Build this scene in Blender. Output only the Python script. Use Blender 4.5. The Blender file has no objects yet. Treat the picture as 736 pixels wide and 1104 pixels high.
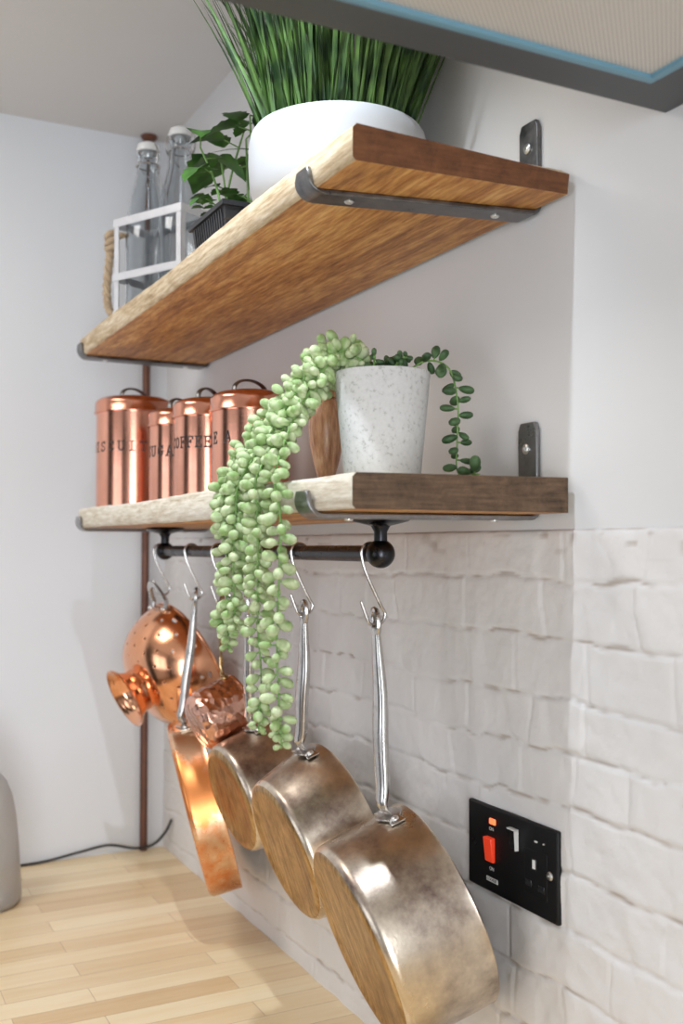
import bpy, math, random
import numpy as np
from mathutils import Vector, Matrix
SC = bpy.context.scene
COL = SC.collection
PI = math.pi
def V(*a): return Vector(a[0] if len(a) == 1 else a)

# ------------------------------------------------------------------ camera
CAM_C = V(2.01467, -0.62285, 0.59767)
CAM_F = V(-0.891839, 0.451133, 0.033189)
cam_data = bpy.data.cameras.new('camera'); cam = bpy.data.objects.new('camera', cam_data); COL.objects.link(cam)
fz = -CAM_F.normalized(); rx = CAM_F.cross(V(0, 0, 1)).normalized(); uy = fz.cross(rx)
cam.matrix_world = Matrix(((rx.x, uy.x, fz.x, CAM_C.x), (rx.y, uy.y, fz.y, CAM_C.y), (rx.z, uy.z, fz.z, CAM_C.z), (0, 0, 0, 1)))
cam_data.sensor_fit = 'VERTICAL'; cam_data.sensor_height = 36; cam_data.sensor_width = 24
cam_data.lens = 1110.96 * 36 / 1104
cam_data.clip_start = 0.02; cam_data.clip_end = 50
cam_data.dof.use_dof = True; cam_data.dof.focus_distance = 1.12; cam_data.dof.aperture_fstop = 5.0
SC.camera = cam

# ------------------------------------------------------------------ world, lights, exposure
SC.view_settings.view_transform = 'Standard'; SC.view_settings.look = 'None'
SC.view_settings.exposure = 0.0; SC.view_settings.gamma = 1.0; SC.view_settings.use_curve_mapping = False
WORLD = 1.6
wd = bpy.data.worlds.new('world'); SC.world = wd; wd.use_nodes = True
wd.node_tree.nodes['Background'].inputs[0].default_value = (0.80, 0.89, 1.0, 1)
wd.node_tree.nodes['Background'].inputs[1].default_value = WORLD
def light(name, kind, loc, energy, color, target=None, **kw):
    l = bpy.data.lights.new(name, kind); l.energy = energy; l.color = color
    for k, v in kw.items(): setattr(l, k, v)
    o = bpy.data.objects.new(name, l); COL.objects.link(o); o.location = loc
    if target is not None: o.rotation_euler = (V(target) - V(loc)).to_track_quat('-Z', 'Y').to_euler()
    return o
CEIL = 1.42
light('ceiling_downlight', 'SPOT', (1.257, -0.42, 1.405), 29.0, (0.80, 0.90, 1.0), (0.75, -0.18, 0), spot_size=math.radians(87), spot_blend=1.0, shadow_soft_size=0.010)
light('window_daylight', 'AREA', (1.5, -2.68, 0.45), 6.0, (0.97, 0.97, 1.0), (1.5, 0, 0.45), shape='RECTANGLE', size=1.5, size_y=1.15)
light('glazed_door_daylight', 'AREA', (4.30, -1.5, 0.2), 68.0, (0.88, 0.94, 1.0), (0, -1.5, 0.2), shape='RECTANGLE', size=1.2, size_y=1.9)

light('added_ceiling_fill', 'AREA', (0.62, -0.98, 1.405), 6.8, (1.0, 0.97, 0.94), (0.62, -0.98, 0), shape='RECTANGLE', size=0.5, size_y=0.5)  # unseen fill added to brighten the worktop and far wall

# ------------------------------------------------------------------ materials
def newmat(name):
    m = bpy.data.materials.new(name); m.use_nodes = True
    return m, m.node_tree, m.node_tree.nodes['Principled BSDF']
def setp(b, **kw):
    for k, v in kw.items():
        n = k.replace('_', ' ')
        if n in b.inputs:
            b.inputs[n].default_value = (*v, 1) if isinstance(v, tuple) and len(v) == 3 else v
def node(nt, t, **kw):
    n = nt.nodes.new(t)
    for k, v in kw.items():
        if k in n.inputs: n.inputs[k].default_value = v
        else: setattr(n, k, v)
    return n
def coords(nt, scale=(1, 1, 1), rot=(0, 0, 0), geo=False):
    if geo:
        c = node(nt, 'ShaderNodeNewGeometry'); out = c.outputs['Position']
    else:
        c = node(nt, 'ShaderNodeTexCoord'); out = c.outputs['Object']
    mp = node(nt, 'ShaderNodeMapping'); mp.inputs['Scale'].default_value = scale; mp.inputs['Rotation'].default_value = rot
    nt.links.new(out, mp.inputs[0]); return mp.outputs[0]
def noise(nt, co, scale, detail=4, rough=0.6, dist=0.0):
    n = node(nt, 'ShaderNodeTexNoise'); n.inputs['Scale'].default_value = scale; n.inputs['Detail'].default_value = detail
    n.inputs['Roughness'].default_value = rough; n.inputs['Distortion'].default_value = dist
    nt.links.new(co, n.inputs['Vector']); return n.outputs['Fac']
def ramp(nt, fac, stops):
    r = node(nt, 'ShaderNodeValToRGB'); e = r.color_ramp.elements
    while len(e) < len(stops): e.new(0.5)
    for i, (p, c) in enumerate(stops):
        e[i].position = p; e[i].color = (*c, 1) if isinstance(c, tuple) else (c, c, c, 1)
    nt.links.new(fac, r.inputs[0]); return r.outputs[0]
def mix(nt, fac, a, b, mode='MIX'):
    m = node(nt, 'ShaderNodeMix', data_type='RGBA', blend_type=mode)
    if isinstance(fac, (int, float)): m.inputs[0].default_value = fac
    else: nt.links.new(fac, m.inputs[0])
    for s, i in ((a, 6), (b, 7)):
        if isinstance(s, tuple): m.inputs[i].default_value = (*s, 1)
        else: nt.links.new(s, m.inputs[i])
    return m.outputs[2]
def bump(nt, b, h, strength=0.3, dist=0.002):
    n = node(nt, 'ShaderNodeBump'); n.inputs['Strength'].default_value = strength; n.inputs['Distance'].default_value = dist
    nt.links.new(h, n.inputs['Height']); nt.links.new(n.outputs[0], b.inputs['Normal'])
def simple(name, col, rough=0.5, metal=0.0, var=0.0, vscale=30, bmp=0.0, bscale=200, **kw):
    m, nt, b = newmat(name); setp(b, Base_Color=col, Roughness=rough, Metallic=metal, **kw)
    co = coords(nt)
    if var:
        f = noise(nt, co, vscale)
        lo = tuple(c * (1 - var) for c in col); hi = tuple(min(1, c * (1 + var)) for c in col)
        nt.links.new(ramp(nt, f, [(0.3, lo), (0.7, hi)]), b.inputs['Base Color'])
    if bmp: bump(nt, b, noise(nt, co, bscale), bmp, 0.001)
    return m

def mat_plaster(name, col):
    m, nt, b = newmat(name); setp(b, Roughness=0.75)
    co = coords(nt, geo=True)
    nt.links.new(ramp(nt, noise(nt, co, 3.0, 3), [(0.3, tuple(c * 0.97 for c in col)), (0.7, col)]), b.inputs['Base Color'])
    bump(nt, b, noise(nt, co, 160, 4), 0.12, 0.001)
    return m
def mat_wood(name, dark, mid, light_, axis, scale=1.0, rough=0.6, knots=True, bstr=0.35):
    # grain runs along the given axis
    m, nt, b = newmat(name); setp(b, Roughness=rough)
    s = [52, 52, 52]; s['xyz'.index(axis)] = 5.0
    co = coords(nt, tuple(k * scale for k in s), geo=True)
    g = noise(nt, co, 1.0, 8, 0.65, 0.6)
    c1 = ramp(nt, g, [(0.25, dark), (0.5, mid), (0.72, light_)])
    s2 = [6, 6, 6]; s2['xyz'.index(axis)] = 2.2
    g2 = noise(nt, coords(nt, tuple(k * scale for k in s2), geo=True), 1.0, 5, 0.6, 1.0)
    c2 = mix(nt, ramp(nt, g2, [(0.35, 0.0), (0.7, 0.6)]), c1, mix(nt, 0.55, c1, dark))
    s3 = [210, 210, 210]; s3['xyz'.index(axis)] = 30
    fi = noise(nt, coords(nt, s3, geo=True), 1.0, 4)
    c3 = mix(nt, 0.60, c2, ramp(nt, fi, [(0.35, 0.08), (0.65, 0.92)]), 'SOFT_LIGHT')
    nt.links.new(c3, b.inputs['Base Color'])
    bump(nt, b, mix(nt, 0.5, g, fi), bstr, 0.002)
    return m
def mat_endgrain(name, dark, light_):
    m, nt, b = newmat(name); setp(b, Roughness=0.8)
    co = coords(nt, (1, 1, 1), geo=True)
    f = noise(nt, co, 55, 6, 0.7, 0.5); f2 = noise(nt, coords(nt, (1, 26, 300), geo=True), 1.0, 3)
    c = mix(nt, 0.45, ramp(nt, f, [(0.3, dark), (0.72, light_)]), ramp(nt, f2, [(0.3, dark), (0.75, light_)]))
    nt.links.new(c, b.inputs['Base Color']); bump(nt, b, f, 0.6, 0.003)
    return m
def mat_metal(name, col, rough=0.25, tarnish=None, tscale=25, amt=0.5, brush=0.0, stops=None, rvar=0.12, bmp=0.0, bscale=60, tstretch=(1, 1, 1)):
    m, nt, b = newmat(name); setp(b, Base_Color=col, Roughness=rough, Metallic=1.0)
    co = coords(nt, tstretch)
    f = noise(nt, co, tscale, 6, 0.65)
    if tarnish:
        nt.links.new(mix(nt, ramp(nt, f, stops or [(0.5 - amt * 0.3, 0.0), (0.5 + 0.28, 1.0)]), col, tarnish), b.inputs['Base Color'])
    nt.links.new(ramp(nt, f, [(0.3, max(0.02, rough - rvar)), (0.7, rough + rvar)]), b.inputs['Roughness'])
    if brush:
        fb = noise(nt, coords(nt, (30, 30, 600)), 1.0, 2); bump(nt, b, fb, brush, 0.0005)
    elif bmp: bump(nt, b, noise(nt, coords(nt), bscale, 3), bmp, 0.002)
    return m
def mat_glass(name, col=(1, 1, 1), rough=0.02, ior=1.45, trans=1.0, bmp=0):
    m, nt, b = newmat(name); setp(b, Base_Color=col, Roughness=rough, IOR=ior)
    b.inputs['Transmission Weight'].default_value = trans
    if bmp: bump(nt, b, noise(nt, coords(nt), 40), bmp, 0.001)
    return m

M = {}
M['plaster'] = mat_plaster('white_plaster', (0.745, 0.73, 0.72))
M['plaster_far'] = mat_plaster('cool_white_plaster', (0.77, 0.785, 0.81))
M['ceiling'] = mat_plaster('ceiling_paint', (0.76, 0.735, 0.715))
def mat_brick():
    m, nt, b = newmat('painted_brick'); setp(b, Roughness=0.6)
    co = coords(nt, geo=True)
    base = ramp(nt, noise(nt, co, 9, 4), [(0.3, (0.75, 0.72, 0.70)), (0.7, (0.80, 0.775, 0.755))])
    at = node(nt, 'ShaderNodeAttribute', attribute_name='crack')
    c = mix(nt, at.outputs['Fac'], base, (0.36, 0.28, 0.21))
    nt.links.new(c, b.inputs['Base Color'])
    bump(nt, b, noise(nt, co, 180, 5), 0.25, 0.0015)
    return m
M['brick'] = mat_brick()
M['wood_front'] = mat_wood('lit_weathered_plank_edge', (0.34, 0.23, 0.12), (0.62, 0.48, 0.31), (0.74, 0.62, 0.45), 'x', 1.3, 0.75, bstr=0.8)  # weathered wood, paled further for the light falling on the front
M['wood_front_pale'] = mat_wood('lit_plank_edge', (0.46, 0.36, 0.23), (0.76, 0.69, 0.57), (0.84, 0.79, 0.70), 'x', 1.1, 0.8, bstr=0.9)  # brightly lit front: the light is put into this pale colour
M['wood_under'] = mat_wood('bounce_lit_plank_face', (0.17, 0.055, 0.012), (0.56, 0.25, 0.065), (0.78, 0.43, 0.145), 'x', 0.9, 0.5)  # golden-brown wood, with orange bounce light worked into the colour
M['endgrain'] = mat_endgrain('sawn_end_grain', (0.085, 0.028, 0.010), (0.26, 0.10, 0.036))  # naturally darker end grain, deepened again for the shaded ends
M['endgrain_dark'] = mat_endgrain('shaded_sawn_end_grain', (0.03, 0.018, 0.010), (0.23, 0.135, 0.075))  # lower board's end grain, shade painted in darker still
def mat_worktop():
    m, nt, b = newmat('oak_block_worktop'); setp(b, Roughness=0.32)
    ge = node(nt, 'ShaderNodeNewGeometry'); sp = node(nt, 'ShaderNodeSeparateXYZ'); cb = node(nt, 'ShaderNodeCombineXYZ')
    nt.links.new(ge.outputs['Position'], sp.inputs[0]); nt.links.new(sp.outputs[1], cb.inputs[0]); nt.links.new(sp.outputs[0], cb.inputs[1])
    br = node(nt, 'ShaderNodeTexBrick'); nt.links.new(cb.outputs[0], br.inputs['Vector'])
    br.offset = 0.37; br.inputs['Scale'].default_value = 1.0; br.inputs['Brick Width'].default_value = 0.29; br.inputs['Row Height'].default_value = 0.046
    br.inputs['Mortar Size'].default_value = 0.0004; br.inputs['Mortar Smooth'].default_value = 0.3; br.inputs['Bias'].default_value = -0.1
    br.inputs['Color1'].default_value = (0.90, 0.73, 0.47, 1); br.inputs['Color2'].default_value = (0.69, 0.47, 0.245, 1); br.inputs['Mortar'].default_value = (0.42, 0.26, 0.13, 1)
    g = noise(nt, coords(nt, (60, 4, 20), geo=True), 1.0, 6, 0.6, 0.8)
    c = mix(nt, 0.5, br.outputs['Color'], ramp(nt, g, [(0.28, 0.22), (0.72, 0.80)]), 'SOFT_LIGHT')
    nt.links.new(c, b.inputs['Base Color']); bump(nt, b, g, 0.08, 0.001)
    return m
M['worktop'] = mat_worktop()
M['iron'] = mat_metal('raw_black_steel', (0.10, 0.10, 0.105), 0.36, (0.30, 0.29, 0.28), 40, 0.5)
M['iron_bright'] = mat_metal('raw_grey_steel', (0.34, 0.34, 0.35), 0.34, (0.18, 0.175, 0.17), 30, 0.5)
M['black_metal'] = mat_metal('black_rail_metal', (0.045, 0.045, 0.05), 0.32)
M['steel'] = mat_metal('stainless_steel', (0.62, 0.60, 0.58), 0.22, (0.40, 0.37, 0.35), 50, 0.3)
M['wire'] = mat_metal('hook_wire_steel', (0.52, 0.50, 0.48), 0.28)
M['zinc'] = simple('screw_zinc', (0.78, 0.78, 0.76), 0.3, 1.0)
M['copper'] = mat_metal('polished_copper', (0.82, 0.40, 0.28), 0.17, (0.72, 0.32, 0.22), 14, 0.2, brush=0.08, rvar=0.05)
M['copper_lid'] = mat_metal('copper_lid', (0.80, 0.37, 0.25), 0.19, (0.58, 0.24, 0.15), 14, 0.3, rvar=0.05)
M['copper_bright'] = mat_metal('bright_copper', (0.90, 0.46, 0.27), 0.16, (0.76, 0.33, 0.17), 10, 0.3, rvar=0.05)
M['copper_pan'] = mat_metal('copper_pan_painted_sheen', (0.86, 0.68, 0.50), 0.27, (0.78, 0.28, 0.09), 7, 0.5, stops=[(0.42, 0.0), (0.56, 1.0)])  # pale blotches paint reflected light over the orange copper
M['pan_wall'] = mat_metal('worn_bronzed_pan_wall', (0.76, 0.66, 0.53), 0.30, (0.21, 0.145, 0.125), 9, 0.55, stops=[(0.44, 0.0), (0.53, 0.35), (0.66, 1.0)], bmp=0.06, bscale=300, rvar=0.06)
def mat_pan_base():
    m, nt, b = newmat('scoured_pan_base'); setp(b, Metallic=1.0, Roughness=0.36)
    f = noise(nt, coords(nt, (150, 60, 18)), 1.0, 8, 0.75, 0.3)
    f2 = noise(nt, coords(nt), 38, 6, 0.7)
    c = ramp(nt, f, [(0.28, (0.15, 0.08, 0.03)), (0.5, (0.50, 0.32, 0.145)), (0.7, (0.74, 0.55, 0.31))])
    c = mix(nt, ramp(nt, f2, [(0.45, 0.0), (0.75, 0.6)]), c, (0.14, 0.075, 0.03))
    nt.links.new(c, b.inputs['Base Color']); bump(nt, b, f, 0.2, 0.001)
    return m
M['pan_base'] = mat_pan_base()
M['bronze'] = mat_metal('bronze_handle', (0.42, 0.28, 0.14), 0.3, (0.20, 0.13, 0.07), 60)
def mat_hammered():
    m, nt, b = newmat('hammered_copper'); setp(b, Metallic=1.0, Roughness=0.2, Base_Color=(0.78, 0.44, 0.33))
    v = node(nt, 'ShaderNodeTexVoronoi'); v.inputs['Scale'].default_value = 95; nt.links.new(coords(nt), v.inputs['Vector'])
    bump(nt, b, v.outputs['Distance'], 0.55, 0.003); return m
M['hammered'] = mat_hammered()
M['letter'] = simple('stamped_lettering', (0.03, 0.022, 0.02), 0.6)
M['mill'] = mat_wood('turned_mill_wood', (0.30, 0.13, 0.06), (0.52, 0.26, 0.14), (0.66, 0.38, 0.23), 'z', 1.5, 0.35)
def mat_pot():
    m, nt, b = newmat('speckled_cement'); setp(b, Roughness=0.85)
    co = coords(nt)
    c = ramp(nt, noise(nt, co, 220, 3), [(0.33, (0.46, 0.45, 0.43)), (0.42, (0.62, 0.605, 0.59)), (0.7, (0.67, 0.655, 0.64))])
    nt.links.new(c, b.inputs['Base Color']); bump(nt, b, noise(nt, co, 120, 5), 0.5, 0.0015); return m
M['pot'] = mat_pot()
M['white_pot'] = simple('chalky_white_pot', (0.52, 0.52, 0.53), 0.7, var=0.03, vscale=12, bmp=0.25, bscale=50)
M['soil'] = simple('soil', (0.05, 0.035, 0.025), 0.95, var=0.3, bmp=0.8, bscale=120)
def mat_leaf(name, lo, hi, scale, rough=0.5, sss=0.15, back=0.0):
    m, nt, b = newmat(name); setp(b, Roughness=rough)
    if back: b.inputs['Transmission Weight'].default_value = 0
    b.inputs['Subsurface Weight'].default_value = sss; b.inputs['Subsurface Radius'].default_value = (0.003, 0.004, 0.0015)
    nt.links.new(ramp(nt, noise(nt, coords(nt), scale, 2), [(0.36, lo), (0.64, hi)]), b.inputs['Base Color']); return m
M['bead'] = mat_leaf('powdery_bead_leaf', (0.27, 0.41, 0.14), (0.60, 0.67, 0.41), 75, 0.6)
M['bead_dark'] = mat_leaf('dark_bead_leaf', (0.03, 0.075, 0.025), (0.085, 0.17, 0.06), 60, 0.5, 0.05)  # darker green for the crown and the wall-side stem
M['stem'] = simple('green_stem', (0.20, 0.36, 0.10), 0.6)
M['grass'] = mat_leaf('grass_blade', (0.012, 0.040, 0.008), (0.095, 0.19, 0.035), 26, 0.6, 0.0)
M['herb'] = mat_leaf('herb_leaf', (0.02, 0.085, 0.012), (0.075, 0.22, 0.03), 30, 0.45, 0.0)
M['black_plastic'] = simple('black_plastic', (0.022, 0.022, 0.025), 0.4, bmp=0.1)
M['plate_black'] = simple('matt_black_plate', (0.018, 0.018, 0.019), 0.5, 0.6, bmp=0.15, bscale=900)
M['gloss_black'] = simple('gloss_black', (0.012, 0.012, 0.013), 0.25)
M['cable'] = simple('cable_rubber', (0.02, 0.022, 0.025), 0.5)
M['white_plastic'] = simple('white_plastic', (0.85, 0.85, 0.83), 0.4)
M['ceramic'] = simple('white_ceramic_stopper', (0.78, 0.77, 0.75), 0.25)
M['galv'] = mat_metal('whitewashed_tin', (0.74, 0.74, 0.76), 0.42, (0.60, 0.60, 0.62), 30, 0.3)
setp(M['galv'].node_tree.nodes['Principled BSDF'], Metallic=0.35)
M['rope'] = simple('jute_rope', (0.47, 0.35, 0.23), 0.9, var=0.25, vscale=120, bmp=0.7, bscale=500)
M['glass'] = mat_glass('bottle_glass', (0.78, 0.81, 0.83), 0.03)
M['frosted'] = mat_glass('smoked_frosted_plastic', (0.80, 0.78, 0.76), 0.28, 1.2, 0.75)
M['pipe'] = mat_metal('brown_pipe', (0.19, 0.085, 0.055), 0.42, (0.10, 0.05, 0.04), 20); setp(M['pipe'].node_tree.nodes['Principled BSDF'], Metallic=0.55)
M['hood'] = simple('hood_grey_steel', (0.10, 0.104, 0.108), 0.45, 0.5, bmp=0.1, bscale=600)
M['hood_blue'] = simple('blue_film_edge', (0.16, 0.33, 0.43), 0.4)
def mat_mesh():
    m, nt, b = newmat('filter_mesh'); setp(b, Roughness=0.5, Metallic=0.3)
    w = node(nt, 'ShaderNodeTexVoronoi'); w.inputs['Scale'].default_value = 330; w.inputs['Randomness'].default_value = 0.0
    nt.links.new(coords(nt, (1, 1, 1), (0, 0, 0.78), geo=True), w.inputs['Vector'])
    nt.links.new(ramp(nt, w.outputs['Distance'], [(0.25, (0.50, 0.46, 0.42)), (0.5, (0.78, 0.73, 0.67))]), b.inputs['Base Color'])
    bump(nt, b, w.outputs['Distance'], 0.4, 0.001); return m
M['mesh'] = mat_mesh()
def mat_emit(name, col, e, base):
    m, nt, b = newmat(name); setp(b, Base_Color=base, Roughness=0.3); b.inputs['Emission Color'].default_value = (*col, 1); b.inputs['Emission Strength'].default_value = e; return m
M['neon'] = mat_emit('neon_lamp', (1.0, 0.16, 0.05), 1.6, (0.9, 0.2, 0.08))
M['red'] = mat_emit('red_rocker', (1.0, 0.07, 0.02), 0.35, (0.80, 0.05, 0.02))
M['pane'] = mat_glass('window_pane', (1, 1, 1), 0.0, 1.02)
M['frame'] = simple('white_gloss_frame', (0.8, 0.8, 0.8), 0.35)
M['dark_panel'] = simple('reflection_panel_dark', (0.03, 0.032, 0.04), 0.4)
M['floor'] = mat_wood('floor_boards', (0.16, 0.10, 0.06), (0.28, 0.19, 0.12), (0.36, 0.26, 0.17), 'x')

# ------------------------------------------------------------------ mesh builder (everything in world coordinates)
class MB:
    def __init__(s): s.v = []; s.f = []; s.m = []; s.mi = 0
    def add(s, vs, fs, mi=None):
        o = len(s.v); s.v += [tuple(p) for p in vs]; s.f += [tuple(i + o for i in f) for f in fs]
        s.m += [s.mi if mi is None else mi] * len(fs)
    def box(s, a, b, mi=None):
        x0, y0, z0 = a; x1, y1, z1 = b
        s.add([(x0, y0, z0), (x1, y0, z0), (x1, y1, z0), (x0, y1, z0), (x0, y0, z1), (x1, y0, z1), (x1, y1, z1), (x0, y1, z1)],
              [(0, 3, 2, 1), (4, 5, 6, 7), (0, 1, 5, 4), (1, 2, 6, 5), (2, 3, 7, 6), (3, 0, 4, 7)], mi)
    def hexa(s, p, mi=None):  # 8 corners, bottom four then top four, counter-clockwise from above
        s.add(p, [(0, 3, 2, 1), (4, 5, 6, 7), (0, 1, 5, 4), (1, 2, 6, 5), (2, 3, 7, 6), (3, 0, 4, 7)], mi)
    def tube(s, pts, r, n=10, closed=False, cap=True, ell=None, up=None, mi=None):
        pts = [V(p) for p in pts]; k = len(pts); rs = r if isinstance(r, (list, tuple)) else [r] * k
        vs = []; prev = None
        for i, p in enumerate(pts):
            if closed: t = (pts[(i + 1) % k] - pts[i - 1])
            else: t = pts[min(i + 1, k - 1)] - pts[max(i - 1, 0)]
            t.normalize()
            if up is not None: a = V(up) - t * t.dot(V(up))
            elif prev is None: a = V(0, 0, 1).cross(t) if abs(t.z) < 0.9 else V(1, 0, 0).cross(t)
            else: a = prev - t * t.dot(prev)
            a.normalize(); prev = a; b = t.cross(a)
            ea, eb = (ell[i] if isinstance(ell, list) else ell) if ell else (1, 1)
            for j in range(n):
                q = 2 * PI * j / n; vs.append(p + (a * math.cos(q) * ea + b * math.sin(q) * eb) * rs[i])
        fs = []
        for i in range(k if closed else k - 1):
            for j in range(n):
                i2 = (i + 1) % k; fs.append((i * n + j, i * n + (j + 1) % n, i2 * n + (j + 1) % n, i2 * n + j))
        if cap and not closed: fs += [tuple(range(n - 1, -1, -1)), tuple((k - 1) * n + j for j in range(n))]
        s.add(vs, fs, mi)
    def lathe(s, prof, n=48, c=(0, 0, 0), a=(0, 0, 1), u=None, mi=None, mis=None, ripple=None):
        # prof: (radius, distance along a); radius 0 closes an end
        c = V(c); a = V(a).normalized()
        if u is None: u = V(1, 0, 0) if abs(a.x) < 0.9 else V(0, 1, 0)
        u = (V(u) - a * a.dot(V(u))).normalized(); w = a.cross(u)
        vs = []; idx = []
        for (r, t) in prof:
            if r < 1e-7: idx.append([len(vs)] * n); vs.append(c + a * t)
            else:
                idx.append(list(range(len(vs), len(vs) + n)))
                for j in range(n):
                    q = 2 * PI * j / n; rr = r * (ripple(q, t) if ripple else 1); vs.append(c + a * t + (u * math.cos(q) + w * math.sin(q)) * rr)
        for i in range(len(prof) - 1):
            fs = []
            for j in range(n):
                k = (j + 1) % n; q = [idx[i][j], idx[i][k], idx[i + 1][k], idx[i + 1][j]]; q2 = []
                for x in q:
                    if x not in q2: q2.append(x)
                if len(q2) > 2: fs.append(tuple(q2))
            if i == 0: base = len(s.v); s.v += [tuple(p) for p in vs]
            mm = mis[i] if mis else (s.mi if mi is None else mi)
            s.f += [tuple(x + base for x in f) for f in fs]; s.m += [mm] * len(fs)
    def ball(s, c, rad, R=None, n=8, m=6, taper=0.0, mi=None):
        c = V(c); vs = []; R = R or Matrix.Identity(3)
        if isinstance(rad, (int, float)): rad = (rad,) * 3
        vs.append(c + R @ V(0, 0, -rad[2]))
        for i in range(1, m):
            t = -PI / 2 + PI * i / m; z = math.sin(t); k = math.cos(t) * (1 - taper * z)
            for j in range(n):
                q = 2 * PI * j / n; vs.append(c + R @ V(k * math.cos(q) * rad[0], k * math.sin(q) * rad[1], z * rad[2]))
        vs.append(c + R @ V(0, 0, rad[2])); L = len(vs) - 1
        fs = [(0, 1 + (j + 1) % n, 1 + j) for j in range(n)]
        for i in range(m - 2):
            for j in range(n): fs.append((1 + i * n + j, 1 + i * n + (j + 1) % n, 1 + (i + 1) * n + (j + 1) % n, 1 + (i + 1) * n + j))
        fs += [(1 + (m - 2) * n + j, 1 + (m - 2) * n + (j + 1) % n, L) for j in range(n)]
        s.add(vs, fs, mi)
    def obj(s, name, mats, parent=None, bevel=0.0, angle=35, smooth=True, solid=0.0, seg=2):
        me = bpy.data.meshes.new(name); off = V(0, 0, 0); p = parent
        while p is not None: off += p.location; p = p.parent
        me.from_pydata([(x - off.x, y - off.y, z - off.z) for x, y, z in s.v], [], s.f)
        for mm in (mats if isinstance(mats, (list, tuple)) else [mats]): me.materials.append(M[mm] if isinstance(mm, str) else mm)
        me.polygons.foreach_set('material_index', s.m); me.update()
        if smooth:
            me.shade_smooth(); me.set_sharp_from_angle(angle=math.radians(angle))
        o = bpy.data.objects.new(name, me); COL.objects.link(o); o.parent = parent
        if solid: md = o.modifiers.new('thickness', 'SOLIDIFY'); md.thickness = solid; md.offset = -1
        if bevel: md = o.modifiers.new('bevel', 'BEVEL'); md.width = bevel; md.segments = seg; md.limit_method = 'ANGLE'
        return o
def tag(o, label, cat, group=None):
    o['label'] = label; o['category'] = cat
    if group: o['group'] = group
    return o
def thing(name, label, cat, loc, group=None):
    o = bpy.data.objects.new(name, None); COL.objects.link(o); o.location = loc; o.empty_display_size = 0.03
    return tag(o, label, cat, group)
def struct(o): o['kind'] = 'structure'; return o
def smooth_path(pts, sub=6):
    pts = [V(p) for p in pts]; out = []
    for i in range(len(pts) - 1):
        p0 = pts[max(i - 1, 0)]; p1 = pts[i]; p2 = pts[i + 1]; p3 = pts[min(i + 2, len(pts) - 1)]
        for k in range(sub):
            t = k / sub
            out.append(0.5 * ((2 * p1) + (p2 - p0) * t + (2 * p0 - 5 * p1 + 4 * p2 - p3) * t * t + (3 * p1 - p0 - 3 * p2 + p3) * t ** 3))
    out.append(pts[-1]); return out
def lerp(a, b, t): return a + (b - a) * t

# ------------------------------------------------------------------ the room
XE, YE, ZF = 4.2, -2.6, -0.9
def wall(name, a, b, mat): m = MB(); m.box(a, b); return struct(m.obj(name, mat, smooth=False))
wall('wall_right', (-0.1, 0, ZF), (XE + .1, 0.1, CEIL), 'plaster')
wall('wall_far', (-0.1, YE, ZF), (0, 0, CEIL), 'plaster_far')
wall('ceiling', (-0.1, YE - .1, CEIL), (XE + .1, 0.1, CEIL + .1), 'ceiling')
wall('floor', (-0.1, YE - .1, ZF - .1), (XE + .1, 0.1, ZF), 'floor')
m = MB()   # wall opposite with the window opening
wx0, wx1, wz0, wz1 = 0.75, 2.25, -0.12, 1.03
m.box((-0.1, YE - .1, ZF), (wx0, YE, CEIL)); m.box((wx1, YE - .1, ZF), (XE + .1, YE, CEIL))
m.box((wx0, YE - .1, ZF), (wx1, YE, wz0)); m.box((wx0, YE - .1, wz1), (wx1, YE, CEIL))
struct(m.obj('wall_left', 'plaster', smooth=False))
m = MB()
for x in (wx0, (wx0 + wx1) / 2 - .03, wx1 - .06): m.box((x, YE - .07, wz0), (x + .06, YE - .02, wz1))
for z in (wz0, wz1 - .06): m.box((wx0, YE - .07, z), (wx1, YE - .02, z + .06))
win = struct(m.obj('window_1', 'frame', smooth=False))
m = MB()  # wall behind with the garden door opening
dy0, dy1, dz1 = -2.1, -0.9, 1.15
m.box((XE, YE, ZF), (XE + .1, dy0, CEIL)); m.box((XE, dy1, ZF), (XE + .1, 0, CEIL)); m.box((XE, dy0, dz1), (XE + .1, dy1, CEIL))
struct(m.obj('wall_behind', 'plaster', smooth=False))
m = MB()
for y in (dy0, (dy0 + dy1) / 2 - .03, dy1 - .06): m.box((XE + .02, y, ZF), (XE + .07, y + .06, dz1))
for z in (ZF, dz1 - .06): m.box((XE + .02, dy0, z), (XE + .07, dy1, z + .06))
struct(m.obj('door_1', 'frame', smooth=False))

m = MB(); m.box((0.02, YE + .0005, ZF), (0.55, YE + .35, 1.2)); m.box((2.45, YE + .0005, ZF), (3.25, YE + .45, 1.2)); struct(m.obj('added_reflection_panels', 'dark_panel', bevel=0.004))  # unseen dark panels added so the copper has something dark to reflect

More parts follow.
